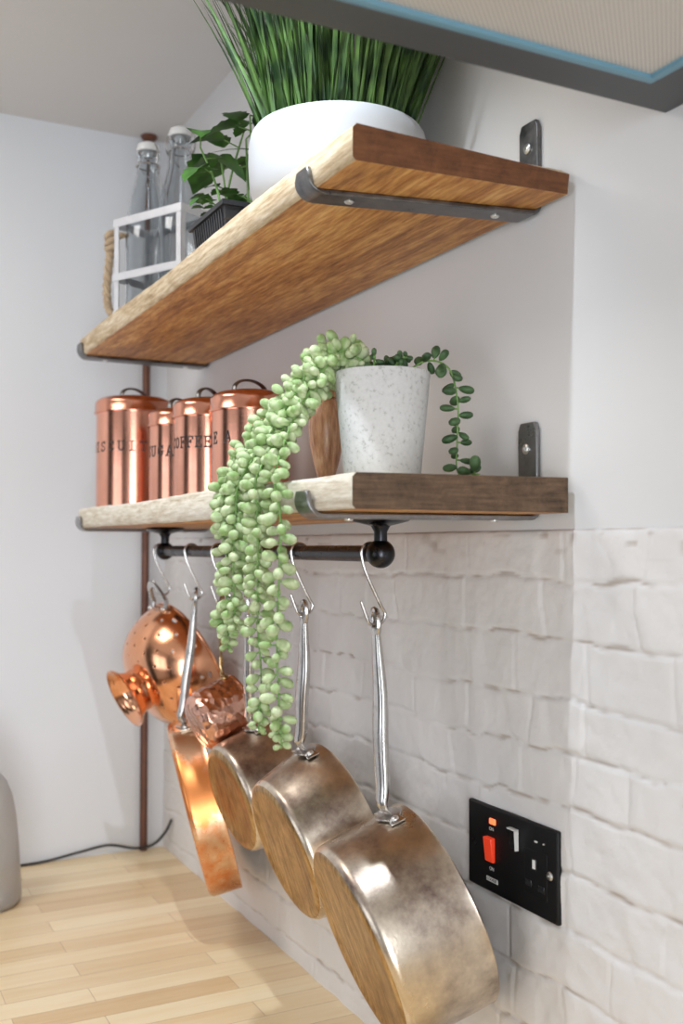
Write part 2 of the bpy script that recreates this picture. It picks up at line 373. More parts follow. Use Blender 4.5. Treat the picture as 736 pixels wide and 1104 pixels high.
# painted brick slips on the lower part of the wall: a real relief
def vnoise(x, z, cell, seed):
    r = np.random.default_rng(seed); g = r.random((700, 700)); X = x / cell; Z = z / cell
    i = np.floor(X).astype(int); j = np.floor(Z).astype(int); fx = X - i; fy = Z - j
    fx = fx * fx * (3 - 2 * fx); fy = fy * fy * (3 - 2 * fy); i %= 699; j %= 699
    return (g[i, j] * (1 - fx) + g[i + 1, j] * fx) * (1 - fy) + (g[i, j + 1] * (1 - fx) + g[i + 1, j + 1] * fx) * fy - 0.5
def brick_wall():
    x0, x1, z1 = 0.0005, 1.95, 0.6135
    xs = np.linspace(x0, x1, 780); zs = np.linspace(0.0, z1, 246)
    X, Z = np.meshgrid(xs, zs, indexing='ij')
    wz = 0.010 * vnoise(X, Z, 0.09, 1) + 0.006 * vnoise(X, Z, 0.022, 2); wx = 0.012 * vnoise(X, Z, 0.05, 3)
    lines = [0.6135, 0.5648, 0.5099, 0.4529, 0.4023, 0.3502, 0.2933, 0.2412, 0.1872, 0.133, 0.079, 0.025, -0.03]
    dz = np.full(X.shape, 9.0); row = np.zeros(X.shape, int)
    for k, L in enumerate(lines):
        d = np.abs(Z + (wz if k else 0) - L); dz = np.minimum(dz, d)
        row[(Z + (wz if k else 0)) < L] = k
    rng = random.Random(7); dx = np.full(X.shape, 9.0); off = np.zeros(X.shape)
    for k in range(len(lines)):
        sel = row == k; x = -rng.random() * 0.1; tilt = 0
        while x < 2.0:
            w = rng.choice([0.075, 0.11, 0.13, 0.145, 0.15]); 
            inb = sel & (X + wx >= x) & (X + wx < x + w)
            off[inb] = (rng.random() - 0.5) * 0.0016 + (rng.random() - 0.5) * 0.010 * (X[inb] - x - w / 2)
            d = np.abs(X + wx - x); dx[sel] = np.minimum(dx[sel], d[sel]); x += w
    def sm(d, w): t = np.clip(d / w, 0, 1); return t * t * (3 - 2 * t)
    depth = vnoise(X, Z, 0.06, 4) + 0.5
    h = 0.0030 + off - (1 - sm(dz, 0.0042)) * (0.0008 + 0.0016 * depth) - (1 - sm(dx, 0.0045)) * (0.0001 + 0.0012 * depth)
    h += 0.0022 * vnoise(X, Z, 0.035, 5) + 0.0011 * vnoise(X, Z, 0.012, 6) + 0.0005 * vnoise(X, Z, 0.005, 8)
    crack = (1 - sm(dz + 0.0035 * (vnoise(X, Z, 0.016, 9) + 0.25), 0.0028)) * np.clip((vnoise(X, Z, 0.11, 10) + 0.32) * 1.7, 0, 0.75)
    top = Z > z1 - 0.03
    crack = np.maximum(crack, np.where(top, np.clip(vnoise(X, Z * 2.6, 0.02, 11) * 5 - 1.1, 0, 0.9) * (Z - z1 + 0.03) / 0.03 * np.clip(vnoise(X, Z * 0, 0.22, 12) * 4 + .3, 0, 1), 0))
    h -= crack * 0.0012
    h = np.clip(h, 0.0006, 0.006); nx, nz = X.shape
    vs = np.stack([X, -h, Z], -1).reshape(-1, 3); idx = np.arange(nx * nz).reshape(nx, nz)
    fs = np.stack([idx[:-1, :-1], idx[1:, :-1], idx[1:, 1:], idx[:-1, 1:]], -1).reshape(-1, 4)
    me = bpy.data.meshes.new('brick_cladding')
    top_v = [(x, 0.0, z1) for x in xs]; n0 = len(vs)
    allf = fs.tolist() + [(int(idx[i, -1]), int(idx[i + 1, -1]), n0 + i + 1, n0 + i) for i in range(nx - 1)]
    me.from_pydata(vs.tolist() + top_v, [], allf); me.materials.append(M['brick'])
    at = me.attributes.new('crack', 'FLOAT', 'POINT'); at.data.foreach_set('value', np.concatenate([crack.reshape(-1), np.zeros(nx)]).astype(np.float32))
    me.shade_smooth(); o = bpy.data.objects.new('trim_1', me); COL.objects.link(o); return struct(o)
brick_wall()

m = MB(); m.box((0.0, -0.64, -0.04), (3.0, -0.0008, 0.0))
tag(m.obj('worktop', 'worktop', bevel=0.002), 'light oak block worktop running along under the hanging pans', 'worktop')

# ------------------------------------------------------------------ shelves
def plank(name, x0, x1, y0, y1, z0, z1, mats, parent, seed, chamfer=0.0):
    # slightly wavy rough-sawn plank; slots: 0 underside, 1 front, 2 ends, 3 top
    rng = random.Random(seed); n = 60; m = MB(); sec = []
    ph = [rng.random() * 6 for _ in range(6)]
    for i in range(n + 1):
        x = lerp(x0, x1, i / n); xb = x + 0.013 * i / n; w = lambda k, f, a: a * math.sin(x * f + ph[k]) + a * 0.5 * (rng.random() - 0.5)
        b = 0.003
        fy = y0 + w(0, 9, 0.0011); tz = z1 + w(1, 11, 0.0012); fz_ = z0 + w(2, 8, 0.0009)
        sec.append([(xb, y1, z0), (x, fy + b, fz_), (x, fy, fz_ + b), (x, fy, tz - b * 1.3), (x, fy + b * 1.3, tz), (xb, y1, z1)])
    k = 6; vs = [p for s in sec for p in s]
    if chamfer:   # worn back corner at the near end
        for i in range(n + 1):
            x = sec[i][0][0]; d = x - (x1 - chamfer)
            if d > 0:
                for j in (5,): vs[i * k + j] = (x + 0.013 - 0.3 * d, y1, z1 - 0.45 * d)
    m.v = [tuple(p) for p in vs]
    for i in range(n):
        for j in range(k):
            jj = (j + 1) % k; m.f.append((i * k + j, (i + 1) * k + j, (i + 1) * k + jj, i * k + jj))
            m.m.append({0: 0, 1: 1, 2: 1, 3: 1, 4: 3, 5: 3}[j])
    m.f += [tuple(range(k)), tuple(n * k + j for j in range(k - 1, -1, -1))]; m.m += [2, 2]
    return m.obj(name, mats, parent, angle=50)
def screw(name, c, n, r, parent):
    m = MB(); n = V(n); m.lathe([(r, 0), (r, 0.0008), (r * 0.8, 0.0018), (r * 0.34, 0.0022), (r * 0.30, 0.0008), (0, 0.0008)], 16, c, n)
    return m.obj(name, 'zinc', parent)
def bracket(xf, xw, ybk, z, thick, parent, mat, lip=0.020, up=0.058, w=0.030):
    t = 0.005; y0 = -0.2275; path = []
    # profile in (y, z): from front lip top, down, round bend, back under the board, bend, up the wall
    R = 0.012
    pin = [(y0, z + lip)]
    for k in range(7): q = k / 6 * PI / 2; pin.append((y0 + R - R * math.cos(q), z + R - R * math.sin(q) - 0.0005))
    yb = -0.0005 - t
    R2 = 0.005
    for k in range(5): q = k / 4 * PI / 2; pin.append((yb - R2 + R2 * math.sin(q), z + R2 - R2 * math.cos(q) - 0.0005))
    pin.append((yb, z + thick + up - 0.008)); pin.append((yb, z + thick + up))
    m = MB(); vs = []; n = len(pin)
    for i, (y, zz) in enumerate(pin):
        p0 = pin[max(i - 1, 0)]; p1 = pin[min(i + 1, n - 1)]; ty, tz = p1[0] - p0[0], p1[1] - p0[1]; L = math.hypot(ty, tz)
        oy, oz = tz / L * t, -ty / L * t      # outward: front of lip, under the board, wall side
        f = (y - y0) / (-y0); xc = lerp(xf, xw, f); hw = w / 2 * (1 - (0.25 if i in (0, n - 1) else 0))
        vs += [(xc - hw, y, zz), (xc + hw, y, zz), (xc + hw, y - oy * -1 if False else y + oy * (-1 if False else 1), zz + oz), (xc - hw, y + oy, zz + oz)]
    fs = []
    for i in range(n - 1):
        for j in range(4): jj = (j + 1) % 4; fs.append((i * 4 + j, i * 4 + jj, (i + 1) * 4 + jj, (i + 1) * 4 + j))
    fs += [(3, 2, 1, 0), tuple((n - 1) * 4 + j for j in range(4))]
    m.add(vs, fs); b = m.obj('bracket', mat, parent, bevel=0.0012, angle=40)
    screw('screw', (xw - 0.002, yb - 0.0002, z + thick + up * 0.55), (0, -1, 0), 0.0052, b)
    for f in (0.18, 0.82):
        screw('screw', (lerp(xf, xw, f), lerp(y0, 0, f), z - t - 0.0003), (0, 0, -1), 0.0045, b)
    return b
ZU, ZL, TH = 0.9249, 0.6283, 0.0327
SX0, SX1 = 0.2319, 1.2504
up_s = thing('wall_shelf', 'upper rustic plank shelf holding the grass pot, herb tray and bottles', 'shelf', (0.74, -0.11, ZU), 'rustic plank shelves')
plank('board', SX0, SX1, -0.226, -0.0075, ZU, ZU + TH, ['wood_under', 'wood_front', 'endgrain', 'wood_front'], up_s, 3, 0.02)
bracket(1.160, 1.203, 0, ZU, TH, up_s, 'iron'); bracket(0.246, 0.243, 0, ZU, TH, up_s, 'iron')
lo_s = thing('wall_shelf', 'lower pale plank shelf with shade-darkened end grain, holding copper canisters', 'shelf', (0.74, -0.11, ZL), 'rustic plank shelves')
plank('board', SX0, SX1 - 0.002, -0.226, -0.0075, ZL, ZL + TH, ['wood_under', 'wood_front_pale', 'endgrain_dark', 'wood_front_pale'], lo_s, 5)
bracket(1.160, 1.198, 0, ZL, TH, lo_s, 'iron_bright'); bracket(0.246, 0.243, 0, ZL, TH, lo_s, 'iron_bright')

# ------------------------------------------------------------------ rail and hooks
RY, RZ, RR = -0.115, 0.5900, 0.0085
rail = thing('hanging_rail', 'black metal pan rail fixed under the lower shelf', 'rail', (0.73, RY, RZ))
m = MB(); m.tube([(0.362, RY, RZ), (1.085, RY, RZ)], RR, 20); m.obj('bar', 'black_metal', rail)
for x in (0.366, 1.0985):
    m = MB()
    m.lathe([(0, ZL - 0.0006), (0.031, ZL - 0.0006), (0.032, ZL - 0.003), (0.028, ZL - 0.0055), (0.010, ZL - 0.010), (0.0068, ZL - 0.016), (0.0068, RZ + 0.008), (0.0, RZ + 0.007)], 32, (x, RY, 0))
    m.obj('flange', 'black_metal', rail)
    m = MB(); m.ball((x, RY, RZ), 0.0148, n=28, m=18); m.obj('ball_end', 'black_metal', rail)
def s_hook(x, label, L=0.074, lean=0.0):
    r = 0.0018; R1 = RR + r + 0.0005; pts = []
    for k in range(11):                                  # over the rail, from the wall side to the room side
        q = lerp(PI * 0.12, PI * 1.12, k / 10); pts.append((x, RY + R1 * math.cos(q), RZ + R1 * math.sin(q)))
    pts = pts[::1]
    zb = RZ - L; R2 = 0.011; yc = RY + 0.006
    pts += [(x + lean * .3, RY - 0.006, RZ - 0.018), (x + lean * .7, RY + 0.010, RZ - 0.050)]
    for k in range(9):
        q = lerp(0.15, -PI * 0.80, k / 8); pts.append((x + lean, yc + R2 * math.cos(q), zb + R2 + R2 * math.sin(q)))
    pts += [(x + lean, yc - R2 - 0.006, zb + R2 + 0.014)]
    m = MB(); m.tube(smooth_path(pts, 3), r, 8)
    return tag(m.obj('s_hook', 'wire', None), label, 's-hook', 's-hooks on the rail')
HX = [0.338, 0.502, 0.622, 0.900, 1.0770]
s_hook(HX[0], 'wire s-hook at the far end of the rail holding the colander loop')
s_hook(HX[1], 'wire s-hook holding the plain steel handle of the wide copper pan')
s_hook(HX[2], 'wire s-hook holding the bronze handle of the hammered pot')
s_hook(0.716, 'wire s-hook behind the hanging strands, holding the smallest saucepan')
s_hook(HX[3], 'wire s-hook just right of the trailing succulent')
s_hook(HX[4], 'wire s-hook beside the black ball at the near end of the rail')

# ------------------------------------------------------------------ pans
def axis(yaw, pit):
    y, p = math.radians(yaw), math.radians(pit)
    return V(math.sin(y) * math.cos(p), -math.cos(y) * math.cos(p), math.sin(p))
def handle_sweep(P0, T, u, a, e, half, flare, parent, mat='steel', hole=True):
    # strap handle: from the rivet plate P0 up to the hanging end T
    m = MB(); d = T - P0; pts = [P0 + u * 0.002, P0 + u * 0.012 + a * 0.003, P0 + d * 0.16 + a * 0.004, P0 + d * 0.4 + a * 0.003, P0 + d * 0.65, P0 + d * 0.86, T]
    pts = smooth_path(pts, 5); n = len(pts); el = []; rs = []
    for i in range(n):
        t = i / (n - 1)
        w = half * (0.75 if t < 0.05 else lerp(0.72, 1.0, min(1, t / 0.55)) if t < 0.6 else lerp(1.0, 0.50, (t - 0.6) / 0.4))
        th = flare * (0.6 + 0.55 * math.sin(PI * min(1, t * 1.05)))
        rs.append(1.0); el.append((w, th))
    m.tube(pts, rs, 14, ell=el, up=e)
    h = m.obj('handle', mat, parent, angle=60)
    if hole:   # hanging ring at the end
        m = MB(); rr = []
        for k in range(20):
            q = 2 * PI * k / 20; rr.append(T + e * math.cos(q) * half * 0.62 + d.normalized() * (math.sin(q) * 0.013 + 0.006))
        m.tube(rr, 0.0034, 8, closed=True); m.obj('hanging_ring', mat, h)
    return h
def rivet_plate(c, u, e, a, r, t0, parent, mat='steel', half=0.024):
    # plate bent round the pan wall near its rim, with two rivets
    m = MB(); outer = []; n = 14
    for k in range(n + 1):
        s = lerp(-1, 1, k / n); ang = s * half / r; hw = 0.012 * (0.35 + 0.75 * (abs(math.cos(s * PI * 0.82)) * 0.55 + (1 - abs(s)) * 0.6))
        nrm = u * math.cos(ang) + e * math.sin(ang); b = c + nrm * (r + 0.0004)
        outer += [b + a * (t0 - hw), b + a * (t0 + hw), b + a * (t0 + hw) + nrm * 0.0022, b + a * (t0 - hw) + nrm * 0.0022]
    fs = []
    for k in range(n):
        for j in range(4): jj = (j + 1) % 4; fs.append((k * 4 + j, k * 4 + jj, (k + 1) * 4 + jj, (k + 1) * 4 + j))
    fs += [(3, 2, 1, 0), tuple(n * 4 + j for j in range(4))]; m.add(outer, fs); p = m.obj('rivet_plate', mat, parent, bevel=0.0006)
    for s in (-0.66, 0.66):
        ang = s * half / r; nrm = u * math.cos(ang) + e * math.sin(ang); m = MB(); R = nrm.to_track_quat('Z', 'Y').to_matrix()
        m.ball(c + nrm * (r + 0.0026) + a * t0, (0.0042, 0.0042, 0.0024), R, 14, 8); m.obj('rivet', 'zinc', p)
def pan(name, label, c, r, h, rb, yaw, pit, T, wall_m, base_m, half=0.0075, group=None, corner=0.012, roll=0.0):
    a = axis(yaw, pit); c = V(c); T = V(T); e = a.cross(V(0, 0, 1)).normalized() * -1; u = e.cross(a) * -1
    if u.z < 0: u = -u
    if roll: q = math.radians(roll); u, e = u * math.cos(q) + e * math.sin(q), e * math.cos(q) - u * math.sin(q)
    root = thing(name, label, 'pan', tuple(c), group)
    prof = [(r - 0.0025, 0.004), (r - 0.0022, 0.0), (r - 0.0004, -0.0008), (r + 0.0006, 0.0006), (r, 0.003)]; mis = [0] * 4
    for k in range(1, 9): prof.append((lerp(r, rb, (k / 8) ** 1.6), lerp(0.003, h - corner, k / 8))); mis.append(0)
    for k in range(1, 8):
        q = k / 7 * PI / 2; prof.append((rb - corner + corner * math.cos(q), h - corner + corner * math.sin(q))); mis.append(0 if k < 5 else 1)
    rr = rb - corner
    for f in (0.93, 0.90, 0.6, 0.3, 0.0): prof.append((rr * f, h - (0.0012 if 0 <= f < 0.92 else 0))); mis.append(1)
    for f in (0.0, 0.5, 0.9): prof.append((rr * f, h - 0.004)); mis.append(2)
    prof.append((rb - 0.004, h - corner * 0.9)); mis.append(2); prof.append((r - 0.0028, 0.012)); mis.append(2); prof.append((r - 0.0025, 0.004)); mis.append(2)
    m = MB(); m.lathe(prof, 96, c, a, u, mis=mis); m.obj('body', [wall_m, base_m, 'steel'], root, angle=40)
    t0 = 0.021; rivet_plate(c, u, e, a, r, t0, root)
    handle_sweep(c + u * (r + 0.003) + a * t0, T, u, a, e, half, 0.0062, root)
    return root
SG = 'saucepans hanging in size order'
HZ = RZ - 0.074 + 0.003
pan('saucepan', 'largest bronzed saucepan, nearest the black socket', (1.0985, -0.045, 0.231), 0.1064, 0.0997, 0.1028, -7.3, -20.4, (HX[4], RY + 0.006, HZ - 0.006), 'pan_wall', 'pan_base', 0.0130, SG)
pan('saucepan', 'middle-sized bronzed saucepan, second from the socket', (0.880, -0.045, 0.262), 0.1006, 0.0863, 0.0876, -1.3, -18.9, (HX[3], RY + 0.006, HZ - 0.006), 'pan_wall', 'pan_base', 0.0120, SG)
pan('saucepan', 'smallest bronzed saucepan, tucked below the tip of the trailing succulent', (0.691, -0.045, 0.2785), 0.0799, 0.0823, 0.0752, 1.4, -16.7, (0.716, RY + 0.006, HZ - 0.006), 'pan_wall', 'pan_base', 0.009, SG)
pan('saute_pan', 'wide shallow copper pan hanging below the colander', (0.4895, -0.0645, 0.2045), 0.1340, 0.0496, 0.1340, -15.9, -14.8, (HX[1], RY + 0.006, HZ - 0.006), 'copper_pan', 'copper_pan', 0.0105, None, 0.008, 10)

# hammered pot
def hammered_pot():
    a = axis(4, -24); c = V(0.610, -0.076, 0.374); e = a.cross(V(0, 0, 1)).normalized() * -1; u = (e.cross(a) * -1)
    if u.z < 0: u = -u
    root = thing('milk_pot', 'small hammered copper pot with thin bronze handle', 'pot', tuple(c))
    prof = [(0.040, 0.004), (0.041, 0), (0.0432, -0.0006), (0.0436, 0.0012), (0.0425, 0.004)]
    for k in range(1, 13): prof.append((0.0425 + 0.0016 * math.sin(k / 12 * PI), lerp(0.004, 0.060, k / 12)))
    for k in range(1, 7): q = k / 6 * PI / 2; prof.append((0.0275 + 0.015 * math.cos(q), 0.060 + 0.015 * math.sin(q)))
    prof += [(0.02, 0.0755), (0, 0.0755), (0, 0.073), (0.026, 0.073), (0.0400, 0.058), (0.040, 0.004)]
    m = MB(); m.lathe(prof, 64, c, a, u); m.obj('body', 'hammered', root, angle=50)
    m = MB(); P0 = c + u * 0.044 + a * 0.010
    T = V(HX[2], RY + 0.006, HZ - 0.004)
    pts = smooth_path([P0 - a * .004, P0 + u * 0.008, lerp(P0, T, 0.5) + a * 0.003, lerp(P0, T, 0.9), T], 8); tw = []
    for s in (0, PI):
        q = []
        for i, p in enumerate(pts): w = s + i * 0.75; q.append(p + e * math.cos(w) * 0.0016 + a * math.sin(w) * 0.0016)
        m.tube(q, 0.0021, 8)
    h = m.obj('handle', 'bronze', root)
    m = MB(); d = (T - P0).normalized(); m.tube([T + e * math.cos(k * PI / 8) * 0.006 + d * (math.sin(k * PI / 8) * 0.009 + 0.004) for k in range(16)], 0.0020, 8, closed=True); m.obj('hanging_ring', 'bronze', h)
    m = MB(); m.ball(P0 - u * .001, (0.010, 0.007, 0.003), u.to_track_quat('Z', 'Y').to_matrix(), 12, 8); m.obj('rivet_plate', 'bronze', root)
hammered_pot()

# colander
def colander():
    a = axis(7, -26); c = V(0.320, -0.058, 0.404); e = a.cross(V(0, 0, 1)).normalized() * -1; u = e.cross(a) * -1
    if u.z < 0: u = -u
    root = thing('colander', 'copper colander with a flared foot hanging in the corner', 'colander', tuple(c))
    R = 0.107; n = 96; rings = 22; D = 0.100
    def pt(i, j):
        t = i / rings; ang = t * PI / 2 * 0.97; r = R * math.cos(ang) ** 0.66; z = D * math.sin(ang); q = 2 * PI * j / n
        return c + a * z + (u * math.cos(q) + e * math.sin(q)) * r
    m = MB(); ids = {}
    def vid(i, j):
        k = (i, j % n)
        if k not in ids: ids[k] = len(m.v); m.v.append(tuple(pt(i, j)))
        return ids[k]
    def face(f): m.f.append(tuple(f)); m.m.append(0)
    slot = set()
    for i in range(rings):
        for j in range(n):
            if (i, j) in slot: continue
            big = i in (2,) and j % 8 == 0
            hole = big or (i in (4, 7, 10, 13) and (j + (i % 2) * 3) % 6 == 0) or (i == 16 and j % 8 == 0)
            if not hole:
                face([vid(i, j), vid(i, j + 1), vid(i + 1, j + 1), vid(i + 1, j)]); continue
            i2, j2 = (i + 1, j + 2) if big else (i + 1, j + 1)
            if big: slot.add((i, j + 1))
            P = lambda fi, fj: pt(i + (i2 - i) * fi, j + (j2 - j) * fj)
            cn = [vid(i2, j2), vid(i2, j), vid(i, j), vid(i, j2)] ; ccn = [(1, 1), (1, 0), (0, 0), (0, 1)]
            mid = {}
            if big: mid = {0: vid(i2, j + 1), 2: vid(i, j + 1)}
            oc = []
            for k in range(8):
                # index along: corner k*2+1 sits at ccn order
                th = PI / 4 * k; rad = 0.40
                # corner 0 at (fi=1,fj=1) is angle 45deg with axes (fj, fi)
                oc.append(len(m.v)); m.v.append(tuple(P(0.5 + rad * math.sin(th), 0.5 + (0.44 if big else rad) * math.cos(th))))
            for k in range(4):
                face([cn[k], oc[(2 * k + 1) % 8], oc[(2 * k) % 8]]); face([cn[k], oc[(2 * k + 2) % 8], oc[(2 * k + 1) % 8]])
                nx = cn[(k + 1) % 4]
                if k in mid: face([cn[k], mid[k], oc[(2 * k + 2) % 8]]); face([mid[k], nx, oc[(2 * k + 2) % 8]])
                else: face([cn[k], nx, oc[(2 * k + 2) % 8]])
    face([vid(rings, j) for j in range(n)])
    m.obj('bowl', 'copper_bright', root, angle=60, solid=0.0012)
    m = MB(); m.tube([c + (u * math.cos(2 * PI * k / 72) + e * math.sin(2 * PI * k / 72)) * R for k in range(72)], 0.0026, 10, closed=True); m.obj('rim', 'copper_bright', root)
    m = MB(); L = 0.128
    prof = [(0.038, D - 0.008), (0.0365, D - 0.001), (0.0365, D + 0.006), (0.039, D + 0.014), (0.043, D + 0.022), (0.0490, L - 0.004), (0.0520, L - 0.001), (0.0520, L + 0.001), (0.0490, L), (0.043, L - 0.009), (0.0375, L - 0.017), (0.035, L - 0.022), (0.0, L - 0.024)]
    m.lathe(prof, 64, c, a, u); m.obj('foot', 'copper_bright', root, angle=50)
    for s, nm in ((1, 0), (-1, 1)):
        uu = u * s; hp = []
        for k in range(15):
            q = PI * k / 14; hp.append(c + uu * (R * 0.985 + (0.042 if s > 0 else 0.020) * math.sin(q)) + e * 0.026 * math.cos(q) + a * (0.010 if k in (0, 14) else 0.004))
        m = MB(); m.tube(smooth_path(hp, 3), 1.0, 10, ell=(0.0038, 0.0060)); h = m.obj('handle', 'steel', root)
        for q in (-1, 1): m = MB(); m.ball(hp[0 if q > 0 else -1] + a * .003, (0.006, 0.006, 0.004), None, 12, 8); m.obj('rivet', 'zinc', h)
colander()

# ------------------------------------------------------------------ canisters
GLY = {  # strokes on a unit box, typewriter style with slab serifs
    'B': [[(.1, 0), (.1, 1)], [(0, 1), (.55, 1), (.75, .9), (.75, .62), (.55, .53), (.1, .53)], [(.55, .53), (.85, .42), (.85, .12), (.6, 0), (0, 0)]],
    'I': [[(.4, 0), (.4, 1)], [(.1, 0), (.7, 0)], [(.1, 1), (.7, 1)]],
    'S': [[(.72, .8), (.55, .98), (.25, .98), (.08, .8), (.2, .58), (.6, .45), (.76, .24), (.58, .02), (.25, .02), (.06, .2)], [(.74, .78), (.74, 1)], [(.05, 0), (.05, .22)]],
    'C': [[(.75, .75), (.6, .97), (.3, .97), (.08, .7), (.08, .3), (.3, .03), (.6, .03), (.78, .22)], [(.76, .74), (.76, 1)]],
    'U': [[(.1, 1), (.1, .25), (.28, .02), (.56, .02), (.74, .25), (.74, 1)], [(-.04, 1), (.26, 1)], [(.58, 1), (.88, 1)]],
    'T': [[(.42, 0), (.42, 1)], [(.02, .78), (.02, 1), (.82, 1), (.82, .78)], [(.22, 0), (.62, 0)]],
    'G': [[(.74, .75), (.6, .97), (.3, .97), (.08, .7), (.08, .3), (.3, .03), (.6, .03), (.74, .2), (.74, .45)], [(.45, .45), (.86, .45)], [(.75, .74), (.75, 1)]],
    'A': [[(.08, 0), (.40, 1), (.48, 1), (.80, 0)], [(.2, .36), (.68, .36)], [(-.06, 0), (.24, 0)], [(.64, 0), (.94, 0)]],
    'R': [[(.12, 0), (.12, 1)], [(0, 1), (.55, 1), (.76, .88), (.76, .6), (.55, .5), (.12, .5)], [(.5, .5), (.8, 0), (.92, 0)], [(-.02, 0), (.28, 0)]],
    'O': [[(.42, 1), (.16, .88), (.05, .5), (.16, .12), (.42, 0), (.68, .12), (.8, .5), (.68, .88), (.42, 1)]],
    'F': [[(.14, 0), (.14, 1)], [(0, 1), (.78, 1), (.78, .78)], [(.14, .53), (.52, .53)], [(.52, .4), (.52, .66)], [(0, 0), (.36, 0)]],
    'E': [[(.14, 0), (.14, 1)], [(0, 1), (.76, 1), (.76, .78)], [(.14, .53), (.52, .53)], [(.52, .4), (.52, .66)], [(0, 0), (.78, 0), (.78, .22)]]}
def canister(word, label, x, y, r, top, facing, step, zt, hh, hang=0.0):
    z0 = ZL + TH + 0.0018; root = thing('canister', label, 'canister', (x, y, z0), 'copper kitchen canisters'); c = (x, y, 0)
    lz = top - 0.026
    m = MB(); m.lathe([(0, z0), (r - 0.002, z0), (r, z0 + 0.002), (r, z0 + 0.01), (r, (z0 + lz) / 2), (r, lz - 0.002), (r - 0.002, lz), (r - 0.002, lz + .004), (0, lz + .004)], 72, c); m.obj('body', 'copper', root)
    m = MB(); R = r + 0.0022
    m.lathe([(r - .001, lz - 0.004), (R + 0.0012, lz - 0.004), (R + 0.0016, lz - 0.002), (R, lz), (R, lz + 0.012), (R - 0.0005, lz + 0.0145), (R - 0.003, lz + 0.018), (R - 0.008, lz + 0.021), (R - 0.012, lz + 0.0225), (R * .5, lz + 0.0255), (0, lz + 0.026)], 72, c)
    lid = m.obj('lid', 'copper_lid', root, angle=50)
    m = MB(); pts = []
    hx, hy = math.cos(hang), math.sin(hang); w = r * 0.62
    for k in range(17):
        q = PI * k / 16; pts.append((x + hx * w * math.cos(q), y + hy * w * math.cos(q), top - 0.005 + 0.019 * math.sin(q) ** 0.8))
    m.tube(pts, 1.0, 10, ell=(0.0042, 0.0018), up=(-hy, hx, 0)); h = m.obj('handle', 'iron', lid)
    # lettering stamped round the body
    m = MB(); n = len(word); rr = r + 0.0003; lw = 0.0010
    vdir = math.atan2(CAM_C.y - y, CAM_C.x - x)
    for i, ch in enumerate(word):
        ang0 = vdir + math.radians(facing) + (i - (n - 1) / 2) * math.radians(step)
        for st in GLY[ch]:
            for p, q in zip(st[:-1], st[1:]):
                P = [V((p[0] - .4) * hh * 0.78, (p[1] - .5) * hh), V((q[0] - .4) * hh * 0.78, (q[1] - .5) * hh)]
                d = Vector((P[1][0] - P[0][0], P[1][1] - P[0][1])); d = d.normalized() if d.length else Vector((1, 0)); nn = Vector((-d.y, d.x)) * lw; dd = d * lw * .8
                qv = []
                for (sx, sy), s in (((P[0][0] - dd.x, P[0][1] - dd.y), 1), ((P[0][0] - dd.x, P[0][1] - dd.y), -1), ((P[1][0] + dd.x, P[1][1] + dd.y), -1), ((P[1][0] + dd.x, P[1][1] + dd.y), 1)):
                    X = sx + nn.x * s; Z = sy + nn.y * s; an = ang0 + X / rr; qv.append((x + rr * math.cos(an), y + rr * math.sin(an), zt + Z))
                m.add(qv, [(0, 1, 2, 3)])
    m.obj('lettering', 'letter', root, smooth=False)
canister('BISCUITS', 'tallest copper canister at the far left, lettered BISCUITS', 0.302, -0.150, 0.063, 0.850, -28, 16.5, 0.762, 0.0150, 2.3)
canister('SUGAR', 'mostly hidden copper canister between the biscuit and coffee ones, lettered SUGAR', 0.500, -0.136, 0.0435, 0.8085, -38, 20, 0.740, 0.0150, 2.3)
canister('COFFEE', 'copper canister right behind the tea one, lettered COFFEE', 0.6035, -0.125, 0.0485, 0.811, -39, 15.5, 0.744, 0.0145, 2.3)
canister('TEA', 'copper canister nearest the trailing succulent, lettered TEA', 0.730, -0.110, 0.0515, 0.806, -63, 28, 0.740, 0.0145, 2.0)

# pepper mill behind the succulent
root = thing('pepper_mill', 'turned wooden pepper mill half hidden behind the trailing succulent', 'mill', (0.979, -0.118, ZL + TH))
z0 = ZL + TH + 0.0012; cm = (0.979, -0.118, z0)
m = MB(); m.lathe([(0, 0), (0.0115, 0), (0.0122, 0.002), (0.0112, 0.009), (0.0092, 0.0115), (0.0100, 0.0135), (0.0145, 0.030), (0.0185, 0.050), (0.0200, 0.068), (0.0185, 0.084), (0.0145, 0.095), (0.0105, 0.101), (0.0, 0.101)], 40, cm); m.obj('body', 'mill', root)
m = MB(); m.lathe([(0, 0.1015), (0.0130, 0.1015), (0.0150, 0.104), (0.0175, 0.112), (0.0190, 0.124), (0.0180, 0.135), (0.0135, 0.143), (0.006, 0.146), (0, 0.1465)], 40, cm); m.obj('head', 'mill', root)
m = MB(); m.ball((cm[0], cm[1], z0 + 0.149), 0.004, n=14, m=10); m.obj('nut', 'steel', root)

